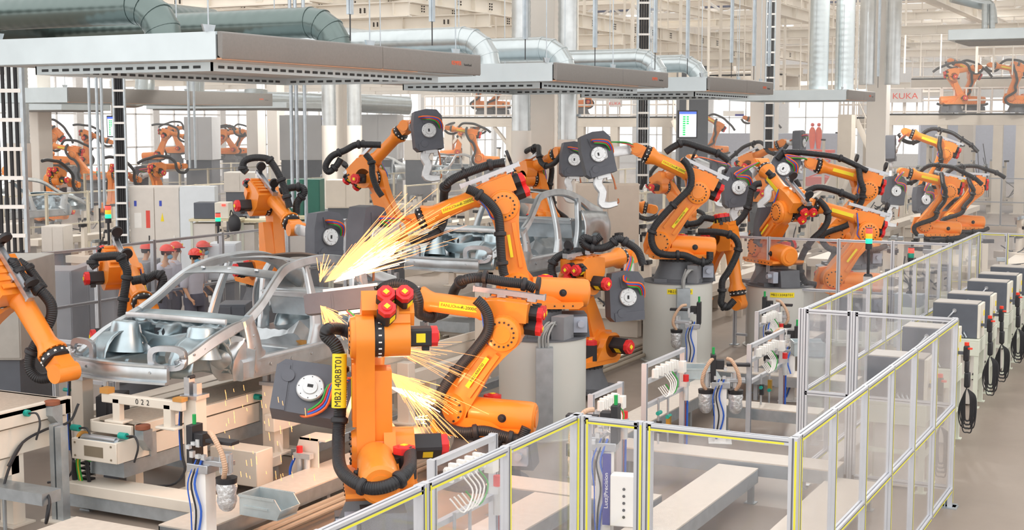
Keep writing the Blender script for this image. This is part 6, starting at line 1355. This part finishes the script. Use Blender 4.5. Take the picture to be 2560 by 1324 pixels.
# ================================================================ PEOPLE
def person(loc, rot, label, arm='down', mask=True, lean=0):
    t = thing('person', label, 'person', loc, rot)
    bm = bpy.data.meshes.new('body'); vs = []; es = []; rad = []
    def vtx(p, r_, par=None):
        vs.append(p); rad.append(r_); i = len(vs) - 1
        if par is not None: es.append((par, i))
        return i
    pel = vtx((0, 0, .98), .15); w_ = vtx((0, .0, 1.12), .135, pel); ch = vtx((0, .01 + lean, 1.32), .16, w_); sh = vtx((0, .0 + lean, 1.44), .10, ch); nk = vtx((0, .02 + lean, 1.53), .055, sh); hd = vtx((0, .05 + lean, 1.60), .075, nk); h2 = vtx((0, .06 + lean, 1.68), .09, hd); vtx((0, .055 + lean, 1.75), .07, h2)
    for s in (-1, 1):
        a = vtx((s * .10, 0, .92), .10, pel); k_ = vtx((s * .11, .02, .5), .065, a); f_ = vtx((s * .11, 0, .09), .042, k_); vtx((s * .12, .14, .04), .035, f_)
        b = vtx((s * .17, lean, 1.42), .065, sh)
        if arm == 'hips' and s < 0: e = vtx((s * .34, -.1, 1.18), .042, b); h_ = vtx((s * .18, .02, 1.04), .03, e)
        else: e = vtx((s * .24, -.02, 1.16), .045, b); h_ = vtx((s * .24, .12, .95), .03, e)
        pm = vtx((s * .22, h_ and (vs[h_][1] + .05), vs[h_][2] - .04), .026, h_)
        for q in range(4): f1 = vtx((s * (.205 + .012 * q), vs[pm][1] + .03, vs[pm][2] - .04 - .006 * (q % 3)), .009, pm); vtx((s * (.205 + .012 * q), vs[f1][1] + .01, vs[f1][2] - .03), .008, f1)
        vtx((s * .19, vs[pm][1] + .03, vs[pm][2] - .005), .010, pm)
    bm.from_pydata(vs, es, []); bm.materials.append(SKIN); bm.materials.append(SHIRT); bm.materials.append(TROUS)
    o = obj('body', bm, t); md = o.modifiers.new('skin', 'SKIN'); md.use_smooth_shade = True
    for i, r_ in enumerate(rad): bm.skin_vertices[0].data[i].radius = (r_, r_ * .8)
    bm.skin_vertices[0].data[0].use_root = True; sb = o.modifiers.new('sub', 'SUBSURF'); sb.levels = 1; sb.render_levels = 1
    # clothing
    L_ = lean
    m = M(); m.lathe((0, 0, .95), (0, L_, 1.5), [(0, .19), (.3, .175), (.6, .205), (.85, .20), (.96, .12), (1, .075)], 20)
    m.v = [V((v.x * 1.05, v.y * .78, v.z)) for v in m.v]
    for s in (-1, 1):
        if arm == 'hips' and s < 0: m.tube([(s * .15, L_, 1.43), (s * .26, -.05, 1.30), (s * .34, -.1, 1.18)], [.085, .075, .065], 12, 0, 4)
        else: m.tube([(s * .15, L_, 1.43), (s * .21, -.01, 1.3), (s * .24, -.02, 1.14)], [.085, .075, .062], 12, 0, 4)
    m.build('work_shirt', SHIRT, t)
    m = M(); m.lathe((0, 0, .80), (0, 0, 1.02), [(0, .19), (.5, .2), (1, .185)], 20)
    for s in (-1, 1): m.tube([(s * .1, 0, .9), (s * .11, .02, .5), (s * .11, 0, .08)], [.115, .085, .07], 14, 0, 5)
    m.build('trousers', TROUS, t)
    y = .055 + L_
    M().sph((0, y - .012, 1.70), .102, 18, 0, (.92, 1.0, 1.05), -30, 60).build('hair', HAIR, t)
    m = M().sph((0, y, 1.735), .125, 24, 0, (.95, 1.12, .95), 0, 90); m.lathe((0, y, 1.725), (0, y, 1.745), [(0, .12), (.3, .13), (1, .125)], 24); m.prism([(-.09, .1), (.09, .1), (.06, .17), (-.06, .17)], 1.725, 1.737, 'z', 0, Matrix.Translation((0, y, 0))); h = m.build('helmet', HELM, t)
    M().cb((0, y + .13, 1.79), (.05, .01, .04)).build('helmet_badge', YEL, h)
    m = M().sph((0, y + .085, 1.655), .03, 10, 0, (.6, .9, 1)); m.build('nose', SKIN, t)
    for s in (-1, 1): M().sph((s * .033, y + .083, 1.675), .011, 8).build('eye', HAIR, t); M().sph((s * .09, y, 1.66), .028, 10, 0, (.4, .7, 1)).build('ear', SKIN, t)
    if mask: M().sph((0, y + .05, 1.615), .068, 14, 0, (.95, .9, .8)).build('face_mask', MASKM, t)
    else: M().cb((0, y + .088, 1.615), (.05, .01, .012)).build('mouth', mat('lips', '#A05C50', .6), t)
    M().sph((-.05, .1, .045), .06, 12, 0, (1, 2, .7)).build('shoe', BLACK, t, (-.06, 0, 0)); M().sph((.05, .1, .045), .06, 12, 0, (1, 2, .7)).build('shoe', BLACK, t, (.06, 0, 0))
    return t
def pp(px, d, rot, *a, **k): q = atd(px, 610, d); return person((q.x, q.y, 0), rot, *a, **k)
q = YAW
pp(360, 26.4, q + R(-60), 'worker in red helmet and grey shirt, leftmost of the group behind the glass', mask=False)
pp(402, 26.0, q + R(-95), 'worker in red helmet with blue face mask, second from left, bending forward', lean=.06)
pp(432, 26.6, q + R(-85), 'worker in red helmet turned right, third from left', mask=False)
pp(482, 25.2, q + R(-120), 'worker in red helmet and mask with hand on hip, nearest of the group', 'hips')
pp(500, 26.8, q + R(-70), 'worker in red helmet behind the one with hand on hip', mask=True)

# ================================================================ SPARKS
def spray(origin, n, dirs, spread, lo, hi, grav, rad, seed, m, mi=0, flo=None):
    rnd = random.Random(seed); O = V(origin)
    for i in range(n):
        a, b_ = V(dirs[0]), V(dirs[1]); d = (a.lerp(b_, rnd.random()) + V((rnd.gauss(0, spread), rnd.gauss(0, spread), rnd.gauss(0, spread)))).normalized()
        L_ = rnd.uniform(lo, hi); s0 = rnd.uniform(0, .55) ** 1.5 * L_; pts = []
        ln = rnd.uniform(.1, .5) * L_
        for k_ in range(4):
            s = s0 + ln * k_ / 3; p_ = O + d * s - V((0, 0, grav * s * s))
            if flo is not None and p_.z < flo: p_.z = flo
            pts.append(p_)
        m.tube(pts, rad * rnd.uniform(.5, 1.3), 4, mi)
S1 = atd(800, 705, 14.6); S2 = atd(975, 990, 14.3)
UR = (RT * .75 + V((0, 0, .62)) + CF * .1); UL = (RT * .45 + V((0, 0, .55)))
mm = M(); spray(S1 + RT * .05, 420, (RT * .92 + V((0, 0, .48)), RT * .72 + V((0, 0, .66))), .10, .6, 2.25, .02, .0022, 1, mm); spray(S1 + RT * .15, 170, (RT + V((0, 0, .40)), RT * .9 + V((0, 0, .62))), .09, .3, 1.3, .02, .0045, 2, mm, 1); spray(S1, 60, (V((0, 0, 1)), RT * .5 + V((0, 0, 1))), .15, .1, .5, .2, .002, 3, mm)
spray(S1 + V((0, 0, -.25)), 120, (RT * .3 - V((0, 0, .9)), RT * 1 - V((0, 0, .5))), .15, .1, .65, .3, .0025, 4, mm)
o = mm.build('weld_sparks', [SPARK, SPARKW]); tag(o, 'bright orange weld sparks bursting up right from the nearest car body', 'sparks', None, 'stuff')
mm = M(); spray(S2 + V((0, 0, .25)), 300, (RT * .55 - V((0, 0, .8)), RT * 1 - V((0, 0, .35))), .09, .3, 1.35, .05, .0024, 5, mm, 0, .03); spray(S2 + V((0, 0, .1)), 120, (RT * 1 - V((0, 0, .45)), RT * 1 - V((0, 0, .3))), .06, .3, .75, .1, .006, 6, mm, 1, .03); spray(S2 + V((0, 0, .5)), 50, (RT * 1.0 + V((0, 0, .1)), RT * .9 - V((0, 0, .4))), .1, .5, 1.6, .15, .0018, 7, mm)
S3 = at(1000, 1050, .1); spray(S3, 130, (RT * 1 + V((0, 0, .08)), RT * .7 - _fw * .6 + V((0, 0, .03))), .10, .1, .6, .05, .006, 11, mm, 1, .02)
o = mm.build('weld_sparks', [SPARK, SPARKW]); tag(o, 'shower of weld sparks between the two foremost robots striking the floor', 'sparks', None, 'stuff')
mm = M(); rnd = random.Random(9)
for i in range(60):
    p_ = atd(rnd.uniform(560, 800), rnd.uniform(960, 1190), rnd.uniform(13, 14.3)); mm.tube([p_, p_ + V((.003, 0, -.025)), p_ + V((.008, 0, -.06 * rnd.random() - .02))], .0022, 4)
o = mm.build('falling_sparks', [SPARK]); tag(o, 'scattered falling sparks below the black gun of the foremost robot', 'sparks', None, 'stuff')
def plight(name, loc, pw, colr, r_): d = bpy.data.lights.new(name, 'POINT'); d.energy = pw; d.color = colr; d.shadow_soft_size = r_; o = bpy.data.objects.new(name, d); o.location = loc; col.objects.link(o)
plight('weld_glow_upper', S1 + RT * .25 + V((0, 0, .1)), 60, (1, .55, .28), .12)
plight('weld_glow_lower', atd(1010, 1020, 14.6), 70, (1, .52, .25), .15)

# thin shop haze in the depth of the hall
_h = bpy.data.materials.new('shop_haze'); _h.use_nodes = True; _nt = _h.node_tree; _nt.nodes.remove(_nt.nodes['Principled BSDF'])
_v = _nt.nodes.new('ShaderNodeVolumeScatter'); _v.inputs['Density'].default_value = .006; _v.inputs['Color'].default_value = (1, .98, .96, 1); _nt.links.new(_v.outputs[0], _nt.nodes['Material Output'].inputs['Volume'])
o = M().box((-63, 29, .01), (28, 137, 9)).build('shop_haze', _h); tag(o, 'thin pale haze filling the far part of the hall', 'haze', None, 'stuff')
